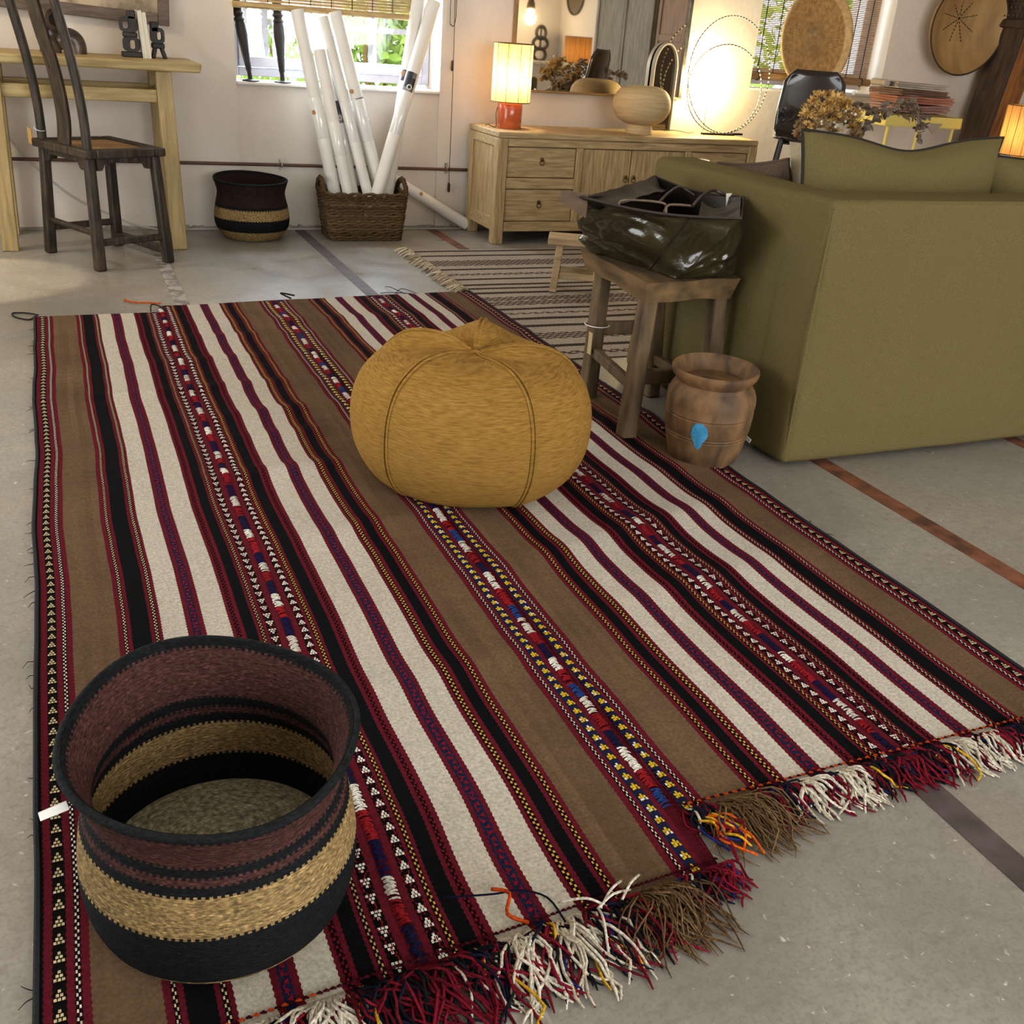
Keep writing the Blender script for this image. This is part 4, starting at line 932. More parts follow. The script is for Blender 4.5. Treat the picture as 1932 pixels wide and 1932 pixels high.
for p in sp: g.v += [(p.x-.006, -.055, p.z), (p.x+.006, -.055, p.z), (p.x+.006, .055, p.z), (p.x-.006, .055, p.z)]
for i in range(len(sp)-1):
    for k in range(4): g.face(i*4+k, i*4+(k+1) % 4, i*4+4+(k+1) % 4, i*4+4+k)
g.out('back_splat', m_chair, ch, smooth=True)
G().tube(smoothpath([(-.255, -.30, 1.25), (-.27, -.2, 1.235), (-.28, 0, 1.25), (-.27, .2, 1.235), (-.255, .30, 1.25)]), .024, 10).out('crest_rail', m_chair, ch, smooth=True)
tg = G().hexa([(-.19, .255, .50), (-.19, .295, .505), (-.186, .295, .505), (-.186, .255, .50), (-.20, .24, .57), (-.20, .275, .58), (-.196, .275, .58), (-.196, .24, .57)]).out('price_tag', m_tag, ch)
G().tube([(-.172+.024*math.cos(a), .207+.024*math.sin(a), .58+.01*math.sin(a)) for a in [2*PI*i/14 for i in range(14)]], .0015, 4, closed=True).out('tag_string', m_whitetag, ch)

# ------------------------------------------------------------------ sofa with cushions
sf_ = thing('olive_sofa', 'olive green linen slipcovered sofa seen from its back corner', 'sofa', (0, 0, 0))
QX0, QX1, QY0, QY1, QH = 1.945, 4.05, 2.265, 3.25, .792
def softbox(x0, x1, y0, y1, z0, z1, r, n=10, wr=.004, flare=.0, seed=1, front_r=None):
    """rounded box with gently rumpled faces"""
    g = G(); cx, cy, cz = (x0+x1)/2, (y0+y1)/2, (z0+z1)/2; hx, hy, hz = (x1-x0)/2, (y1-y0)/2, (z1-z0)/2
    def ticks(h, r):
        m_ = max(2, int((2*h-2*r)/.04)); return [-h, -h+r*.3, -h+r*.65] + [-h+r+(2*h-2*r)*i/m_ for i in range(m_+1)] + [h-r*.65, h-r*.3, h]
    tx, ty, tz = ticks(hx, r), ticks(hy, r), ticks(hz, r); idx = {}
    def vert(x, y, z):
        k = (round(x, 5), round(y, 5), round(z, 5))
        if k in idx: return idx[k]
        c = Vector((max(-hx+r, min(hx-r, x)), max(-hy+r, min(hy-r, y)), max(-hz+r, min(hz-r, z)))); d = Vector((x, y, z))-c
        p = c + (d.normalized()*r if d.length > 1e-6 else d)
        nn = noise.noise((p.x*3+seed, p.y*3, p.z*2.2)); dd = Vector((p.x/hx, p.y/hy, 0)); p = p + Vector((p.x/hx*abs(p.x/hx), p.y/hy*abs(p.y/hy), 0))*(wr*nn + flare*sm(0, -hz, z))
        p = p + Vector((p.x/hx*abs(p.x/hx), p.y/hy*abs(p.y/hy), 0))*(.7*wr*noise.noise((p.x*8+seed, p.y*8, p.z*1.6+3)) + .5*wr*noise.noise((p.x*2, p.y*2, p.z*14+seed))*sm(-.2*hz, -hz, z)); p.z += .5*wr*nn*(1 if z > 0 else 0); idx[k] = len(g.v); g.v.append((p.x+cx, p.y+cy, p.z+cz)); return idx[k]
    for A_, B_, f in ((tx, ty, 0), (tx, tz, 1), (ty, tz, 2)):
        for s_ in (-1, 1):
            for i in range(len(A_)-1):
                for j in range(len(B_)-1):
                    q = []
                    for a, b_ in ((A_[i], B_[j]), (A_[i+1], B_[j]), (A_[i+1], B_[j+1]), (A_[i], B_[j+1])):
                        q.append(vert(a, b_, s_*hz) if f == 0 else vert(a, s_*hy, b_) if f == 1 else vert(s_*hx, a, b_))
                    if (s_ < 0) ^ (f == 1): q = q[::-1]
                    if len(set(q)) >= 3: g.face(*q)
    return g
softbox(QX0, QX1, QY0, QY0+.20, .012, QH, .022, wr=.006, flare=.01, seed=2).out('back', m_sofa, sf_, smooth=True, ang=180)
softbox(QX0+.001, QX0+.18, QY0+.001, QY1, .012, QH-.006, .030, wr=.006, flare=.012, seed=5).out('arm', m_sofa, sf_, smooth=True, ang=180)
softbox(QX1-.18, QX1-.001, QY0+.001, QY1, .012, QH-.006, .030, wr=.006, flare=.012, seed=6).out('arm', m_sofa, sf_, smooth=True, ang=180)
softbox(QX0+.17, QX1-.17, QY0+.19, QY1-.01, .012, .30, .025, wr=.004, seed=7).out('base', m_sofa, sf_, smooth=True, ang=180)
for x0, x1 in ((QX0+.19, 2.99), (3.0, QX1-.19)): softbox(x0, x1, QY0+.21, QY1-.005, .30, .45, .04, wr=.006, seed=x0).out('seat_cushion', m_sofa, sf_, smooth=True, ang=180)
G().tube([(QX0+.004, QY0+.004, .03), (QX0-.002, QY0-.002, .4), (QX0+.006, QY0+.004, QH-.02)], .004, 6).out('corner_seam', m_sofa, sf_, smooth=True)
G().tube([(QX0+.02, QY0+.012, QH-.006), (2.6, QY0+.012, QH-.004), (QX1-.02, QY0+.012, QH-.006)], .004, 6).out('top_seam', m_sofa, sf_, smooth=True)
G().hexa([(QX0-.016, 2.42, .022), (QX0-.016, 2.47, .03), (QX0-.013, 2.47, .03), (QX0-.013, 2.42, .022), (QX0-.016, 2.415, .036), (QX0-.016, 2.465, .044), (QX0-.013, 2.465, .044), (QX0-.013, 2.415, .036)]).out('care_label', m_whitetag, sf_)
def pillow(name, label, loc, rot, w, h, th, mat, pipe=None, dip=0, group=None):
    t = thing(name, label, 'cushion', loc, 0, group); t.rotation_euler = rot; n = 26
    def edge(u, v):
        x = u*w/2*(1-.07*(1-v*v)); z = h/2+v*h/2*(1-.06*(1-u*u))
        if dip: z -= dip*sm(0, 1, v)*math.exp(-((u-.02)/.42)**2)
        return x, z
    g = G()
    for s_ in (-1, 1):
        def fn(i, j):
            u, v = -1+2*i/(n-1), -1+2*j/(n-1); x, z = edge(u, v); b_ = (max(0, 1-u**2)*max(0, 1-v**2))**.42
            return (x, s_*th*b_*(1+.12*noise.noise((u*2, v*2, s_))), z)
        o = len(g.v); k = len(g.f); g.grid(fn, n, n)
        if s_ > 0: g.f[k:] = [tuple(reversed(f)) for f in g.f[k:]]
    g.out('cover', mat, t, smooth=True, ang=180)
    if pipe:
        P = [edge(-1+2*i/30, -1) for i in range(30)] + [edge(1, -1+2*i/30) for i in range(30)] + [edge(1-2*i/30, 1) for i in range(30)] + [edge(-1, 1-2*i/30) for i in range(30)]
        G().tube([(x, 0, z) for x, z in P], .0052, 6, closed=True).out('piping', pipe, t, smooth=True)
    return t
pillow('throw_cushion', 'large olive cushion with dark piping dented at the top behind the sofa back', (2.505, 2.60, .455), (math.radians(-5), math.radians(0), math.radians(1)), .84, .487, 0.10, m_sofa, m_piping, .038, 'cushions on the sofa')
pillow('throw_cushion', 'second olive cushion at the right edge partly behind the dented one', (3.29, 2.60, .455), (math.radians(-6), 0, 0), .80, .43, .10, m_sofa, m_piping, .02, 'cushions on the sofa')
pillow('throw_cushion', 'cream cushion tucked behind the large olive cushion', (2.57, 2.76, .455), (math.radians(-8), 0, math.radians(4)), .80, .44, .09, m_cream, None, .06, 'cushions on the sofa')
pillow('throw_cushion', 'dark brown cushion lying against the inside of the sofa arm', (2.245, 2.92, .46), (math.radians(-13), math.radians(9), math.radians(86)), .44, .36, .07, m_browncush, m_browncush, 0, 'cushions on the sofa')

# ------------------------------------------------------------------ stool with bag
st = thing('wooden_stool', 'rough old wooden stool with a thick slab seat beside the sofa', 'stool', (1.745, 2.80, 0), 0)
def rough(g, a, seed):
    g.v = [(x+a*noise.noise((x*9+seed, y*9, z*9)), y+a*noise.noise((x*9, y*9+seed, z*9)), z+a*.6*noise.noise((x*9, y*9, z*9+seed))) for x, y, z in g.v]; return g
def densebox(P, n=8):
    g = G(); b0 = [Vector(p) for p in P[:4]]; t0 = [Vector(p) for p in P[4:]]
    def tri(u, v, w):
        lo = b0[0].lerp(b0[1], u).lerp(b0[3].lerp(b0[2], u), v); hi = t0[0].lerp(t0[1], u).lerp(t0[3].lerp(t0[2], u), v); return lo.lerp(hi, w)
    for f in range(6):
        k = len(g.f)
        def fn(i, j):
            u, v = i/(n-1), j/(n-1)
            return (tri(u, v, 0), tri(u, v, 1), tri(u, 0, v), tri(u, 1, v), tri(0, u, v), tri(1, u, v))[f]
        g.grid(fn, n, n)
        if f in (0, 3, 4): g.f[k:] = [tuple(reversed(q)) for q in g.f[k:]]
    return g
rough(densebox([(-.15, -.195, .435), (.165, -.18, .438), (.17, .28, .438), (-.12, .275, .438), (-.165, -.215, .502), (.178, -.195, .502), (.18, .29, .502), (-.135, .29, .502)], 22), .011, 3).out('seat_slab', m_stoolseat, st, smooth=True, ang=50)
for (fx, fy), (tx, ty) in (((-.155, -.19), (-.12, -.165)), ((-.105, .185), (-.085, .20)), ((.135, .155), (.125, .19)), ((.155, -.18), (.135, -.155))):
    rough(G().bar((fx, fy, 0), (tx, ty, .46), .052, .056, .046, .05), .003, fx).out('leg', m_stool, st, bevel=.008)
G().bar((-.145, -.18, .165), (-.105, .185, .175), .026, .034).out('stretcher', m_stool, st, bevel=.005)
G().bar((-.14, -.18, .195), (.145, -.175, .195), .03, .045, side=(0, 1, 0)).out('stretcher', m_stool, st, bevel=.005)
G().bar((-.095, .188, .25), (.13, .168, .25), .028, .045, side=(0, 1, 0)).out('stretcher', m_stool, st, bevel=.005)
G().bar((.145, -.175, .13), (.13, .16, .14), .026, .034).out('stretcher', m_stool, st, bevel=.005)
G().box(-.135, -.133, .14, .165, .17, .245).out('price_tag', M('buff_card', '#a8966c', rough=.8), st)
G().tube([(-.094+.042*math.cos(a), .19+.045*math.sin(a), .262) for a in [2*PI*i/16 for i in range(16)]], .0016, 4, closed=True).out('tag_string', m_whitetag, st)
bg = thing('leather_bag', 'big crumpled dark olive leather bag standing open on the wooden stool', 'bag', (1.745, 2.80, .502))
base_c = [Vector(p) for p in ((-.13, .22, .002), (-.05, -.19, .0), (.165, -.175, .0), (.165, .25, .002))]
rim_c = [Vector(p) for p in ((-.355, -.105, .225), (.05, -.33, .205), (.185, -.14, .235), (.07, .20, .245))]
def loop4(c, n, w=.0):
    P = []
    for k in range(4):
        a, b_ = c[k], c[(k+1) % 4]
        for i in range(n): P.append(a.lerp(b_, i/n))
    return P
NB = 40; LB, LR = loop4(base_c, NB), loop4(rim_c, NB); cb_ = sum(base_c, Vector())/4; cr_ = sum(rim_c, Vector())/4
def bagpt(i, j, nj=48):
    v = j/(nj-1); p = LB[i].lerp(LR[i], v); c = cb_.lerp(cr_, v); d = Vector((p.x-c.x, p.y-c.y, 0)); dn_ = d.normalized()
    e = (i % NB)/NB; mid = math.sin(PI*e)
    p += dn_*(.032*math.sin(PI*min(1, v*1.15))*(.4+.6*mid)) 
    am_ = math.sin(PI*min(1, max(0, .04+v*.97)))**.7
    q = p*7; w_ = Vector((noise.noise(q*.8), noise.noise(q*.8+Vector((7, 0, 0))), noise.noise(q*.8+Vector((0, 9, 0)))))*.9
    q1 = q+w_; r1_ = 1-2.2*abs(noise.noise((q1.x*1.0, q1.y*1.0, q1.z*1.5))); r2_ = 1-2.2*abs(noise.noise((q1.x*2.1+4, q1.y*2.1, q1.z*2.6)))
    p += dn_*am_*(.018*noise.noise(q*.9)+.020*r1_+.010*r2_-.016)
    if v > .9: p.z -= .016*mid*sm(.9, 1, v)
    if p.z < .003: p.z = .003
    return p
g = G(); g.grid(lambda i, j: bagpt(i, j), 4*NB, 48, cu=True); g.face(*range(4*NB-1, -1, -1)); g.out('body', m_leather, bg, smooth=True, ang=180)
def bagin(i, j):
    v = 1-j/11*.75; p = bagpt(i, 47).lerp(LB[i]+Vector((0, 0, .04)), (1-v)); c = cb_.lerp(cr_, v); p = p.lerp(Vector((c.x, c.y, p.z)), .05+.12*j/11); return p
g = G(); g.grid(bagin, 4*NB, 12, cu=True); g.face(*[11*4*NB+i for i in range(4*NB)]); g.f = [tuple(reversed(f)) for f in g.f]; g.out('lining', m_leather_in, bg, smooth=True, ang=180)
G().tube([bagpt(i, 47)+Vector((0, 0, .001)) for i in range(4*NB)], .0045, 6, closed=True).out('rim_edge', m_leather_in, bg, smooth=True)
# zipped gusset panels folding inwards, straps and handles
def gus(a, b_, c, d):
    g = G(); a, b_, c, d = map(Vector, (a, b_, c, d))
    g.grid(lambda i, j: a.lerp(b_, i/14).lerp(d.lerp(c, i/14), j/6)+Vector((0, 0, .012*noise.noise((i*.4, j*.5, 1))-.02*math.sin(PI*j/6))), 15, 7); return g
gus(rim_c[0]+Vector((.01, .01, 0)), rim_c[3]+Vector((-.01, -.01, 0)), rim_c[3]+Vector((.0, -.13, -.01)), rim_c[0]+Vector((.09, -.01, -.025))).out('gusset', m_leather_in, bg, smooth=True, ang=180)
gus(rim_c[1]+Vector((.01, .02, 0)), rim_c[2]+Vector((-.01, .0, 0)), rim_c[2]+Vector((-.13, .03, -.02)), rim_c[1]+Vector((-.1, .07, -.03))).out('gusset', m_leather_in, bg, smooth=True, ang=180)
G().tube(smoothpath([(-.10, -.12, .215), (-.02, -.04, .232), (.06, .03, .238), (.11, .02, .215)]), .0045, 6).out('handle', m_leather_in, bg, smooth=True)
G().tube(smoothpath([(-.02, -.18, .215), (.06, -.10, .232), (.13, -.06, .243), (.17, -.08, .225)]), .0045, 6).out('handle', m_leather_in, bg, smooth=True)
G().tube(smoothpath([(-.25, -.15, .205), (-.235, -.145, .225), (-.13, -.19, .225), (-.125, -.195, .20)]), .0035, 6).out('carry_strap', m_strap, bg, smooth=True)
G().tube(smoothpath([(-.13, -.215, .20), (-.118, -.205, .222), (-.05, -.215, .222)]), .0035, 6).out('carry_strap', m_strap, bg, smooth=True)
G().hexa([(-.395, -.05, .205), (-.33, -.10, .165), (-.325, -.095, .165), (-.39, -.045, .205), (-.395, -.05, .235), (-.33, -.10, .235), (-.325, -.095, .235), (-.39, -.045, .235)]).out('side_strap', m_strap, bg)
G().hexa([(.155, -.10, .20), (.165, -.095, .20), (.165, -.093, .20), (.155, -.098, .20), (.148, -.10, .24), (.172, -.095, .24), (.172, -.093, .24), (.148, -.098, .24)]).out('white_tag', m_whitetag, bg)
g = G(); g.ball((0, 0, 0), 1, 26, 18)
def flp(x, y, z):
    d = 1+.35*noise.noise((x*1.3, y*1.3, z*1.3+2))+.25*(.5-abs(noise.noise((x*2.6+1, y*2.6, z*2.6)))); return (-.085+.085*x*d, .20+.10*y*d, max(.003, .032+.036*z*d))
g.v = [flp(*p) for p in g.v]; g.out('side_flap', m_leather, bg, smooth=True, ang=180)
sp_ = [bagpt(NB+28, j) for j in range(0, 48)]
G().tube([p+Vector((-.001, -.003, 0)) for p in sp_], .0026, 5).out('side_seam', m_leather_in, bg, smooth=True)
sp_ = [bagpt(28, j) for j in range(0, 48)]
G().tube([p+Vector((-.002, -.002, 0)) for p in sp_], .0026, 5).out('front_seam', m_leather_in, bg, smooth=True)

# ------------------------------------------------------------------ wooden jar
jr = thing('wooden_jar', 'old turned wooden pot with flared rim and a blue paint patch', 'pot', (1.742, 2.40, .006))
jp = [(.0005, 0), (.098, 0), (.106, .010), (.1165, .05), (.1235, .085), (.122, .088), (.125, .093), (.1235, .097), (.127, .102), (.1315, .15), (.1295, .153), (.132, .158), (.1305, .163), (.133, .185), (.1315, .205), (.124, .224), (.115, .236), (.112, .242), (.112, .247), (.118, .255), (.126, .266), (.1295, .277), (.129, .284), (.124, .287), (.117, .278), (.110, .266), (.105, .252), (.094, .243), (.0005, .239)]
G().lathe(jp, 72, fn=lambda x, y, z, a, i: (x*(1+.012*math.cos(2*a)), y*(1-.012*math.cos(2*a)), z+.004*math.cos(a-1))).out('turned_body', m_jar, jr, smooth=True, ang=35)
g = G(); a0 = math.atan2(-.83, -.5)-.22; rnd = random.Random(3); pts = []
def jr_r(z):
    for (r0, z0), (r1_, z1) in zip(jp, jp[1:]):
        if z0 <= z <= z1 and z1 > z0: return r0+(r1_-r0)*(z-z0)/(z1-z0)
    return .15
n = 22; o = 0; g.v.append(((jr_r(.112)+.0022)*math.cos(a0), (jr_r(.112)+.0022)*math.sin(a0), .095))
for i in range(n):
    w = 2*PI*i/n; rr = 1.35+.3*noise.noise((math.cos(w)*2, math.sin(w)*2, 5)); zz = .112+.033*math.sin(w)*rr*(1.15 if math.sin(w) < 0 else .8); aa = a0+.145*math.cos(w)*rr*(1 if math.sin(w) > -.4 else .6); R_ = jr_r(zz)+.0022
    g.v.append((R_*math.cos(aa), R_*math.sin(aa), zz))
for i in range(n): g.face(0, 1+i, 1+(i+1) % n)
g.out('blue_paint_patch', m_blue, jr)

# ------------------------------------------------------------------ low plank stool on the pale kilim
ls = thing('low_plank_stool', 'low raw wooden plank footstool standing on the cream and brown rug', 'stool', (2.31, 4.45, .008), math.radians(-27))
G().box(-.15, .15, -.085, .085, .225, .258).out('plank_seat', m_stool2, ls, bevel=.004)
for sx in (-1, 1):
    for sy in (-1, 1): G().bar((sx*.108, sy*.085, 0), (sx*.09, sy*.06, .225), .035, .03).out('leg', m_stool2, ls, bevel=.003)
for sy in (-1, 1): G().bar((-.10, sy*.076, .08), (.10, sy*.076, .08), .02, .03, side=(0, 1, 0)).out('stretcher', m_stool2, ls, bevel=.003)

# ------------------------------------------------------------------ things behind the sofa
fv = thing('flower_pot', 'small pale pot holding the dried flowers on the black chair seat', 'pot', (3.70, 4.46, .738))
G().lathe([(p.x, p.z) for p in smoothpath([Vector(q) for q in ((.0005, 0, 0), (.05, 0, 0), (.066, 0, .03), (.07, 0, .07), (.06, 0, .10), (.064, 0, .115), (.058, 0, .115), (.052, 0, .09), (.0005, 0, .06))], 4)], 40).out('body', M('pale_ceramic', '#c9bda6', '#d5cab4', rough=.6), fv, smooth=True, ang=60)
bq = thing('dried_bouquet', 'bunch of dried ochre flowers and eucalyptus rising behind the green cushion', 'flowers', (3.70, 4.46, .655)); rnd = random.Random(31)
g = G()
for _ in range(60):
    a = rnd.uniform(0, 6.28); r_ = rnd.uniform(.02, .2); g.tube(smoothpath([(.025*math.cos(a), .025*math.sin(a), .14), (.04*math.cos(a), .04*math.sin(a), .17), (r_*math.cos(a), r_*math.sin(a), 0.22+rnd.uniform(0, .08))], 3), .0018, 4)
g.out('stems', m_stem, bq, kind='stuff')
def burst(n, ln, seed):
    g = G(); r = random.Random(seed)
    for _ in range(n):
        d = Vector((r.gauss(0, 1), r.gauss(0, 1), abs(r.gauss(0, .8)))).normalized(); p = d.orthogonal().normalized(); q = d.cross(p); w = ln*.17; o = len(g.v); t_ = d*ln*r.uniform(.7, 1.1)
        g.v += [tuple(p*w*.3), tuple(d*ln*.5+q*w), tuple(t_), tuple(d*ln*.5-q*w)]; g.face(o, o+1, o+2); g.face(o, o+2, o+3)
    return g
fl1 = burst(46, .05, 1).out('flower_head', m_dried, bq); fl1.location = (-.05, -.06, .29)
for k in range(34):
    c = copy(fl1, bq); a = rnd.uniform(0, 6.28); r_ = .155*rnd.random()**.5; c.location = (r_*math.cos(a)*1.05-.02, r_*math.sin(a), .30-.9*r_*rnd.uniform(.2, .8)+rnd.uniform(-.06, .03)); s_ = rnd.uniform(.55, .95); c.scale = (s_, s_, s_); c.rotation_euler = (rnd.uniform(-.8, .8), rnd.uniform(-.8, .8), a)
fl2 = burst(40, .045, 2).out('seed_head', m_dried2, bq); fl2.location = (-.12, -.08, .16)
for k in range(24):
    c = copy(fl2, bq); a = rnd.uniform(0, 6.28); r_ = .16*rnd.random()**.5; c.location = (r_*math.cos(a), r_*math.sin(a), rnd.uniform(.08, .2)); c.rotation_euler = (rnd.uniform(-.8, .8), rnd.uniform(-.8, .8), a)
b1 = G().ball((0, 0, 0), .011, 8, 6).out('berry', m_bead, bq, smooth=True); b1.location = (-.02, -.15, .33)
for k in range(34):
    c = copy(b1, bq); a = rnd.uniform(0, 6.28); r_ = rnd.uniform(.06, .16); c.location = (r_*math.cos(a), r_*math.sin(a)-.04, rnd.uniform(.1, .26)); s_ = rnd.uniform(.4, .75); c.scale = (s_, s_, s_)
lf = G(); lf.v += [(0, 0, 0), (.02, .018, .004), (.045, .012, 0), (.055, 0, -.002), (.045, -.012, 0), (.02, -.018, .004)]; lf.face(0, 1, 2, 3); lf.face(0, 3, 4, 5); lf = lf.out('leaf', m_euc, bq); lf.location = (.2, 0, .2)
g = G()
for k in range(7):
    a = rnd.uniform(-.9, .7); P = smoothpath([(.05*math.cos(a), .05*math.sin(a), .08), (.2*math.cos(a), .2*math.sin(a), .2+rnd.uniform(-.02, .08)), (.36*math.cos(a)+.04, .3*math.sin(a), .22+rnd.uniform(-.06, .1)), (.46*math.cos(a)+.05, .36*math.sin(a), .2+rnd.uniform(-.08, .05))], 5); g.tube(P, .0016, 4)
    for p in P[4:]:
        for s_ in (-1, 1):
            c = copy(lf, bq); c.location = p; c.rotation_euler = (rnd.uniform(-1.2, 1.2), rnd.uniform(-.6, .9), a+s_*rnd.uniform(.6, 1.4)); q = rnd.uniform(.6, 1.0); c.scale = (q, q, q)
g.out('eucalyptus_stems', m_stem, bq, kind='stuff')
bc = thing('black_bar_chair', 'black moulded plywood high chair with tube legs in front of the window', 'chair', (3.665, 4.58, 0), math.radians(-36))
def shell(i, j):
    u = -1+2*i/16; v = j/22; w = .175*(1-.10*sm(.6, 1, v))*(1-.35*max(0, abs(2*v-1)-.86)/.14*1.0)
    if v < .45: y = -.20+.40*(v/.45); z = .74-.012*math.sin(PI*v/.45)
    elif v < .6: a = (v-.45)/.15*math.radians(78); y = .20+.07*math.sin(a); z = .74+.07*(1-math.cos(a))
    else: y = .272+.05*(v-.6)/.4; z = .795+.27*(v-.6)/.4
    return Vector((u*w, y-.028*u*u*sm(.5, .7, v)*1.2, z+.016*u*u*(1-sm(.4, .6, v))))
g = G(); g.grid(shell, 17, 23); so = g.out('shell_seat', m_blackply, bc, smooth=True, ang=180); md = so.modifiers.new('thick', 'SOLIDIFY'); md.thickness = .011
for sx in (-1, 1):
    for y, yb_ in ((-.14, -.21), (.15, .25)): G().tube([(sx*.13, y, .735), (sx*.21, yb_, 0)], .011, 10).out('leg', m_black, bc, smooth=True)
ft = [(.185, -.185, .25), (.185, .215, .25), (-.185, .215, .25), (-.185, -.185, .25)]
G().tube(ft, .008, 8, closed=True).out('foot_ring', m_black, bc); G().box(-.13, .13, -.12, .14, .712, .722).out('seat_mount', m_black, bc)
# little white pedestal
pd = thing('pedestal_table', 'tiny white round pedestal table top peeking over the sofa arm', 'table', (3.40, 5.17, .024))
G().lathe([(.0005, .515), (.062, .515), (.066, .522), (.062, .53), (.0005, .53)], 32).out('tabletop', m_whitetag, pd, smooth=True)
G().lathe([(.012, .015), (.012, .516)], 12).out('stem', m_whitetag, pd, smooth=True); G().lathe([(.07, 0), (.07, .01), (.012, .02)], 24).out('foot', m_whitetag, pd, smooth=True)
# woven tray on the sill
tr = thing('woven_tray', 'large round coiled rattan tray propped on the window sill against the blind', 'tray', (4.80, 6.115, BZ0+.012)); tr.rotation_euler = (math.radians(-4), 0, math.radians(6)); tr.scale = (1.17, 1.1, 1.17)
def tray_face(g, r0, r1, y0, y1, nrings):
    pr = []
    for j in range(nrings*3+1):
        u = j/(nrings*3); r = r0+(r1-r0)*u; pr.append((max(r, .0005), y0+(y1-y0)*u*u - .003*abs(math.sin(PI*j/3))))
    g.lathe(pr, 90, cap=False); return g
TM = Matrix.Translation((0, 0, .275)) @ Matrix.Rotation(-PI/2, 4, 'X')
g = G(); tray_face(g, 0, .235, -.010, -.024, 24); g.v = [(x, y, z) for x, y, z in g.v]; g.xf(Matrix.Translation((0, 0, .275)) @ Matrix.Rotation(PI/2, 4, 'X') @ Matrix.Scale(-1, 4, (0, 0, 1))); g.f = [tuple(reversed(f)) for f in g.f]; g.out('coiled_centre', m_rattan, tr, smooth=True, ang=180)
g = G(); g.lathe([(.232, .022), (.262, .050), (.275, .052), (.276, .044), (.245, .008), (.1, .0), (.0005, 0)], 90, cap=False).xf(Matrix.Translation((0, .0, .275)) @ Matrix.Rotation(PI/2, 4, 'X')); g.out('raised_rim', m_rattan2, tr, smooth=True, ang=180)
g = G()
for k in range(64):
    a = 2*PI*k/64; g.tube([Vector((r*math.cos(a+.25*r), -.014-.012*(r/.235)**2, .275+r*math.sin(a+.25*r))) for r in (.02, .08, .15, .232)], .0011, 4)
g.out('radial_stitching', m_rattan2, tr, kind='stuff')
# hanging bowl
hb = thing('hanging_bowl', 'wide shallow scraped wooden bowl with dark rim hung on the wall', 'bowl', (5.96, 6.06, 1.42))
def hbr(a): return 1+.10*math.cos(a+PI/2-.25)+.05*math.cos(2*a-.6)
g = G(); prb = [(.0005, -.01), (.1, -.012), (.2, -.03), (.28, -.075), (.31, -.12), (.318, -.122), (.31, -.10), (.27, -.045), (.18, .01), (.0005, .02)]
g.lathe(prb, 72, fn=lambda x, y, z, a, i: (x*hbr(a)*1.02, z, y*hbr(a)*1.02)); g.f = [tuple(reversed(f)) for f in g.f]; g.out('bowl', m_calabash, hb, smooth=True, ang=60)
G().tube([(.316*hbr(a)*1.02*math.cos(a), -.122, .316*hbr(a)*1.02*math.sin(a)) for a in [2*PI*i/72 for i in range(72)]], .006, 6, closed=True).out('dark_rim', m_darkcord, hb, smooth=True)
g = G()
for k in range(9):
    a = 2*PI*k/9+.2
    for q in range(6):
        r0, r1_ = .022+q*.024, .022+q*.024+.014; g.tube([(r0*math.cos(a), -.013-.1*r0*r0*4, .02+r0*math.sin(a)), (r1_*math.cos(a), -.014-.1*r1_*r1_*4, .02+r1_*math.sin(a))], .003, 4)
g.ball((0, -.012, .02), .010, 8, 6); g.out('stitched_star', m_darkcord, hb)
# leaning carved post
po = thing('carved_post', 'leaning carved brown timber post against the wall at the right', 'post', (6.25, 5.88, 0)); po.matrix_basis = Matrix.Translation((6.22, 5.9, 0)) @ Matrix.Rotation(math.radians(8), 4, 'Y') @ Matrix.Rotation(math.radians(4), 4, 'Z')
G().box(-.115, .115, -.115, .115, .016, 1.52).out('shaft', m_post, po, bevel=.02, seg=3)
G().box(-.122, -.09, -.117, .117, .02, 1.5).out('shaded_face', m_postdark, po, bevel=.008)  # thin darker slab paints the shade on the post's left face
G().box(-.14, .14, -.135, .135, 1.40, 1.46).out('moulding', m_postdark, po, bevel=.012)
G().box(-.135, .135, -.13, .13, 1.46, 2.2).out('carved_block', m_postdark, po, bevel=.01)
rnd = random.Random(2); g = G()
for r_ in range(14):
    for k in range(7):
        z = 1.48+r_*.05; y = -.11+k*.036
        for s_ in (0, 1):
            x = (-.137, y, z) if s_ == 0 else (y, -.132, z); g.ball(x, .014, 6, 4)
g.out('carved_relief', m_postdark, po, smooth=True, kind='stuff')
# yellow trolley with hides
yt = thing('yellow_trolley', 'pale yellow metal tray table against the wall below the hanging bowl', 'table', (5.19, 5.53, 0), math.radians(-4))
g = G(); W_, D_, Z0_, Z1_ = .30, .19, .765, .832
g.box(-W_, W_, -D_, D_, Z0_, Z0_+.006)
for y in (-D_, D_-.005): g.box(-W_, W_, y, y+.005, Z0_+.006, Z1_)
for x in (-W_, W_-.005): g.box(x, x+.005, -D_+.005, D_-.005, Z0_+.006, Z1_)
g.out('tray', m_yellow, yt, bevel=.003)
for sx in (-1, 1):
    for sy in (-1, 1): G().tube([(sx*.255, sy*.165, 0), (sx*.255, sy*.165, Z0_)], .011, 10).out('leg', m_yellow, yt, smooth=True)
G().box(-.27, .27, -.17, .17, .28, .286).out('lower_shelf', m_yellow, yt)
names = ['large grey folded sheet at the very top of the trolley pile', 'brown folded sheet second from the top of the trolley pile', 'rust pink folded sheet in the middle of the trolley pile', 'mauve folded sheet in the lower trolley pile', 'olive folded sheet at the bottom of the trolley pile']
order = [4-k for k in range(5)]; mats = [m_hide[3], m_hide[4], m_hide[2], m_hide[1], m_hide[0]]; zz = .775
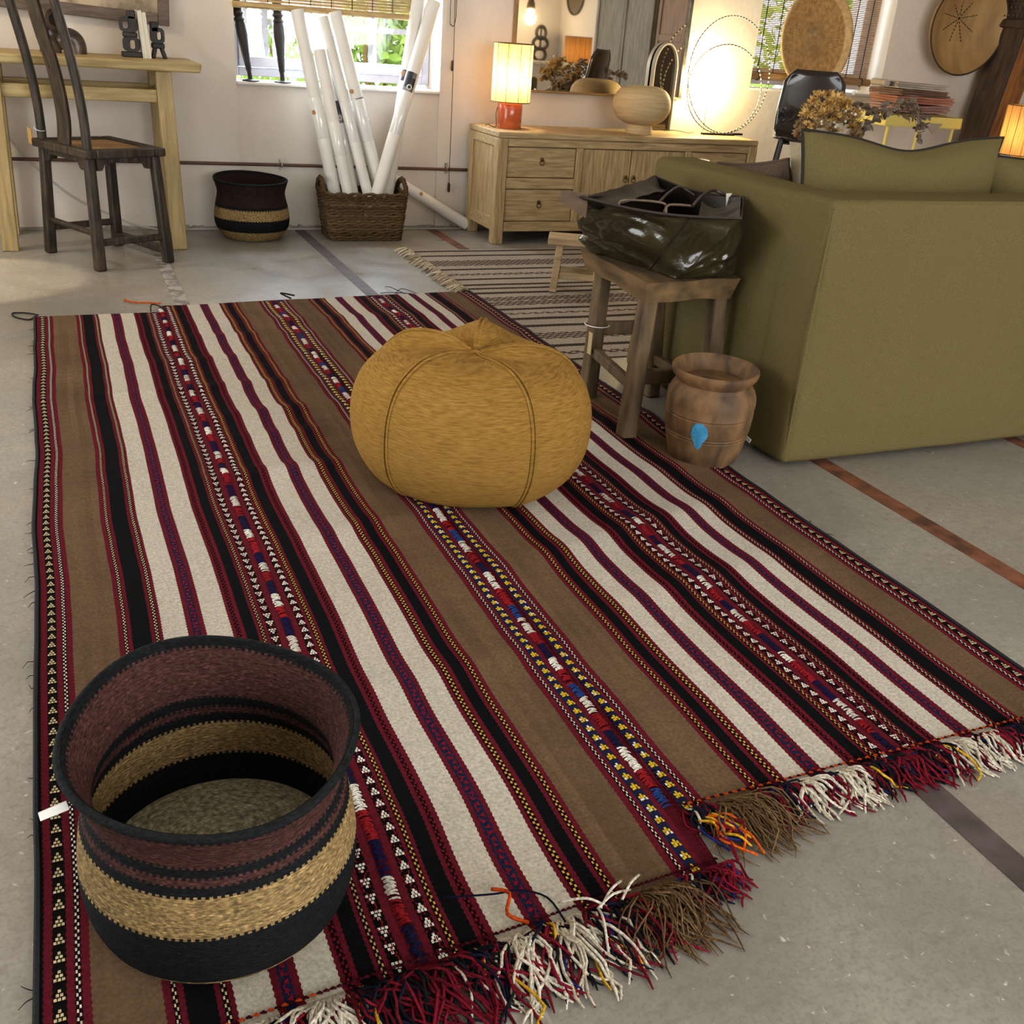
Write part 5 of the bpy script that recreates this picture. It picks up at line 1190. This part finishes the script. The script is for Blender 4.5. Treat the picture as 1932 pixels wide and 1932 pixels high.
for k in range(5):
    t = thing('folded_sheet', names[4-k], 'fabric', (5.20+(-.015+.01*k if k < 3 else -.03), 5.53, zz), math.radians((-4, 3, -8, -1, -13)[k]), 'folded sheets on the trolley')
    h_ = (.065, .045, .045, .035, .035)[k]; w_ = (.215, .22, .21, .20, .18)[k]
    for q in range(3):
        gg = densebox([(-w_, -.15, q*h_/3), (w_-.01*q, -.15, q*h_/3), (w_, .15, q*h_/3), (-w_, .15, q*h_/3), (-w_, -.15, (q+.85)*h_/3), (w_, -.15, (q+.85)*h_/3), (w_, .15, (q+.85)*h_/3), (-w_, .15, (q+.85)*h_/3)], 9)
        gg.v = [(x+.03*noise.noise((x*4, y*4, k*2+q)), y+.03*noise.noise((x*6, y*5, 3+k+q)), z+.006*noise.noise((x*4, y*4, k*3))+.006) for x, y, z in gg.v]
        gg.out('fold', mats[k], t, smooth=True, ang=60)
    if k == 0:
        G().hexa([(.07, -.205, -.04), (.075, -.205, -.045), (.075, -.2, -.045), (.07, -.2, -.04), (.0, -.205, .02), (.14, -.205, .02), (.14, -.2, .02), (.0, -.2, .02)]).out('hanging_corner', m_hide[0], t)
    if k == 4: G().tube([(-.22, -.1, .03), (-.20, .12, .03)], .02, 10).out('rolled_end', m_hide[0], t, smooth=True)
    zz += h_+.004
# lamp at the right edge on a side table
stb = thing('side_table', 'small dark round side table under the right-hand lamp', 'table', (5.70, 5.0, 0))
G().lathe([(.0005, .45), (.2, .45), (.205, .46), (.2, .47), (.0005, .47)], 40).out('tabletop', m_blackwood, stb, smooth=True); G().lathe([(.03, .015), (.022, .2), (.03, .451)], 16).out('stem', m_blackwood, stb, smooth=True); G().lathe([(.13, 0), (.13, .012), (.03, .025)], 30).out('foot', m_blackwood, stb, smooth=True)
table_lamp('table_lamp', 'lit lamp with amber string shade at the right edge of the room', (5.70, 5.0, .47), .06, .17, .145, .185, .475, m_vase, m_shade3, 4.5, 14)

# ------------------------------------------------------------------ what the mirror sees at the far right end of the room
def cabinet(name, label, loc, d, w, h, mat, cross):
    t = thing(name, label, 'cabinet', loc)
    G().box(0, d, -w/2, w/2, .08, h).out('carcass', mat, t, bevel=.006)
    for y0, y1 in ((-w/2+.02, -.004), (.004, w/2-.02)):
        p = G().box(-.018, 0, y0, y1, .12, h-.05).out('door', mat, t, bevel=.004)
        for a, b_, c, e in ((y0, y1, h-.13, h-.05), (y0, y1, .12, .2), (y0, y0+.06, .2, h-.13), (y1-.06, y1, .2, h-.13)) + (((y0+.06, y1-.06, 1.15, 1.22),) if cross else ()): G().box(-.030, -.018, a, b_, c, e).out('door_rail', mat, p, bevel=.003)
    for y in (-.05, .05): G().lathe([(.03, 0), (.03, .006), (.0005, .008)], 20).xf(Matrix.Translation((-.03, y, 1.62)) @ Matrix.Rotation(-PI/2, 4, 'Y')).out('lock_plate', m_brass, t, smooth=True)
    for y in (-w/2, w/2-.06): G().box(0, d, y, y+.06, 0, .08).out('foot', mat, t)
    return t
cabinet('armoire', 'tall grey-washed wooden armoire reflected in the wall mirror', (6.38, .46, 0), .5, 1.42, 2.1, m_arm_grey, False)
cabinet('armoire', 'warm brown wooden cabinet reflected at the right side of the mirror', (6.40, 1.83, 0), .48, 1.24, 2.2, m_arm_brown, True)
rm = thing('round_mirror', 'round dark-rimmed wall mirror reflected in the large mirror', 'mirror', (6.885, -1.95, 1.66))
G().lathe([(.0005, 0), (.26, 0)], 60, cap=False).xf(Matrix.Rotation(-PI/2, 4, 'Y')).out('mirror_glass', M('aged_mirror', '#8f887a', rough=.15, metal=1), rm)
G().tube([(-.004, .265*math.cos(2*PI*i/60), .265*math.sin(2*PI*i/60)) for i in range(60)], .010, 8, closed=True).out('rim', m_blackwood, rm, smooth=True)
pb = thing('pendant_bulb', 'bare glowing pendant bulb reflected at the upper left of the mirror', 'lamp', (6.2, -1.9, 1.36))
G().lathe([(.03, .06), (.06, .07), (.05, .14), (.012, .22), (.0005, .23)], 24).out('socket_shade', m_brass, pb, smooth=True); G().ball((0, 0, .03), .045, 20, 12).out('bulb', m_bulb, pb, smooth=True); G().tube([(0, 0, .22), (0, 0, ZC-1.36)], .004, 6).out('cord', m_darkcord, pb)
l = bpy.data.lights.new('pendant_bulb_light', 'POINT'); l.energy = 14; l.color = (1, .8, .5); l.shadow_soft_size = .05; o = bpy.data.objects.new('pendant_bulb_light', l); COL.objects.link(o); o.parent = pb; o.location = (0, .0, -.06)
pl_ = thing('plinth', 'plain pale plinth under the dark figure in the mirror', 'stand', (6.47, -2.1, 0)); G().box(-.16, .16, -.16, .16, 0, .74).out('block', m_plaster, pl_, bevel=.006); G().box(-.18, .18, -.18, .18, .74, .78).out('cap', m_plaster, pl_, bevel=.004)
fg = thing('carved_figure', 'black carved openwork figure reflected in the mirror behind the lamp', 'sculpture', (6.47, -2.1, .78))
for z0, z1, w_ in ((0, .16, .09), (.15, .30, .11), (.28, .44, .07)):
    G().tube([(w_*math.cos(a), 0, (z0+z1)/2+(z1-z0)/2*math.sin(a)) for a in [2*PI*i/24 for i in range(24)]], .024, 8, closed=True).out('ring', m_blackwood, fg, smooth=True)
G().tube([(0, 0, .16), (0, 0, .42)], .016, 8).out('spine', m_blackwood, fg, smooth=True)
st3 = thing('side_table', 'small dark table under the brown-shaded lamp in the mirror', 'table', (5.35, 1.35, 0))
G().lathe([(.0005, .58), (.2, .58), (.2, .60), (.0005, .60)], 36).out('tabletop', m_blackwood, st3, smooth=True)
for k in range(3): G().tube([(.06*math.cos(k*2.1), .06*math.sin(k*2.1), .585), (.17*math.cos(k*2.1), .17*math.sin(k*2.1), 0)], .012, 8).out('leg', m_blackwood, st3, smooth=True)
table_lamp('table_lamp', 'brown string-shaded lamp reflected in the mirror beside the dried flowers', (5.35, 1.35, .60), .05, .22, .15, .27, .53, m_vase, m_shade2, 4, 16)
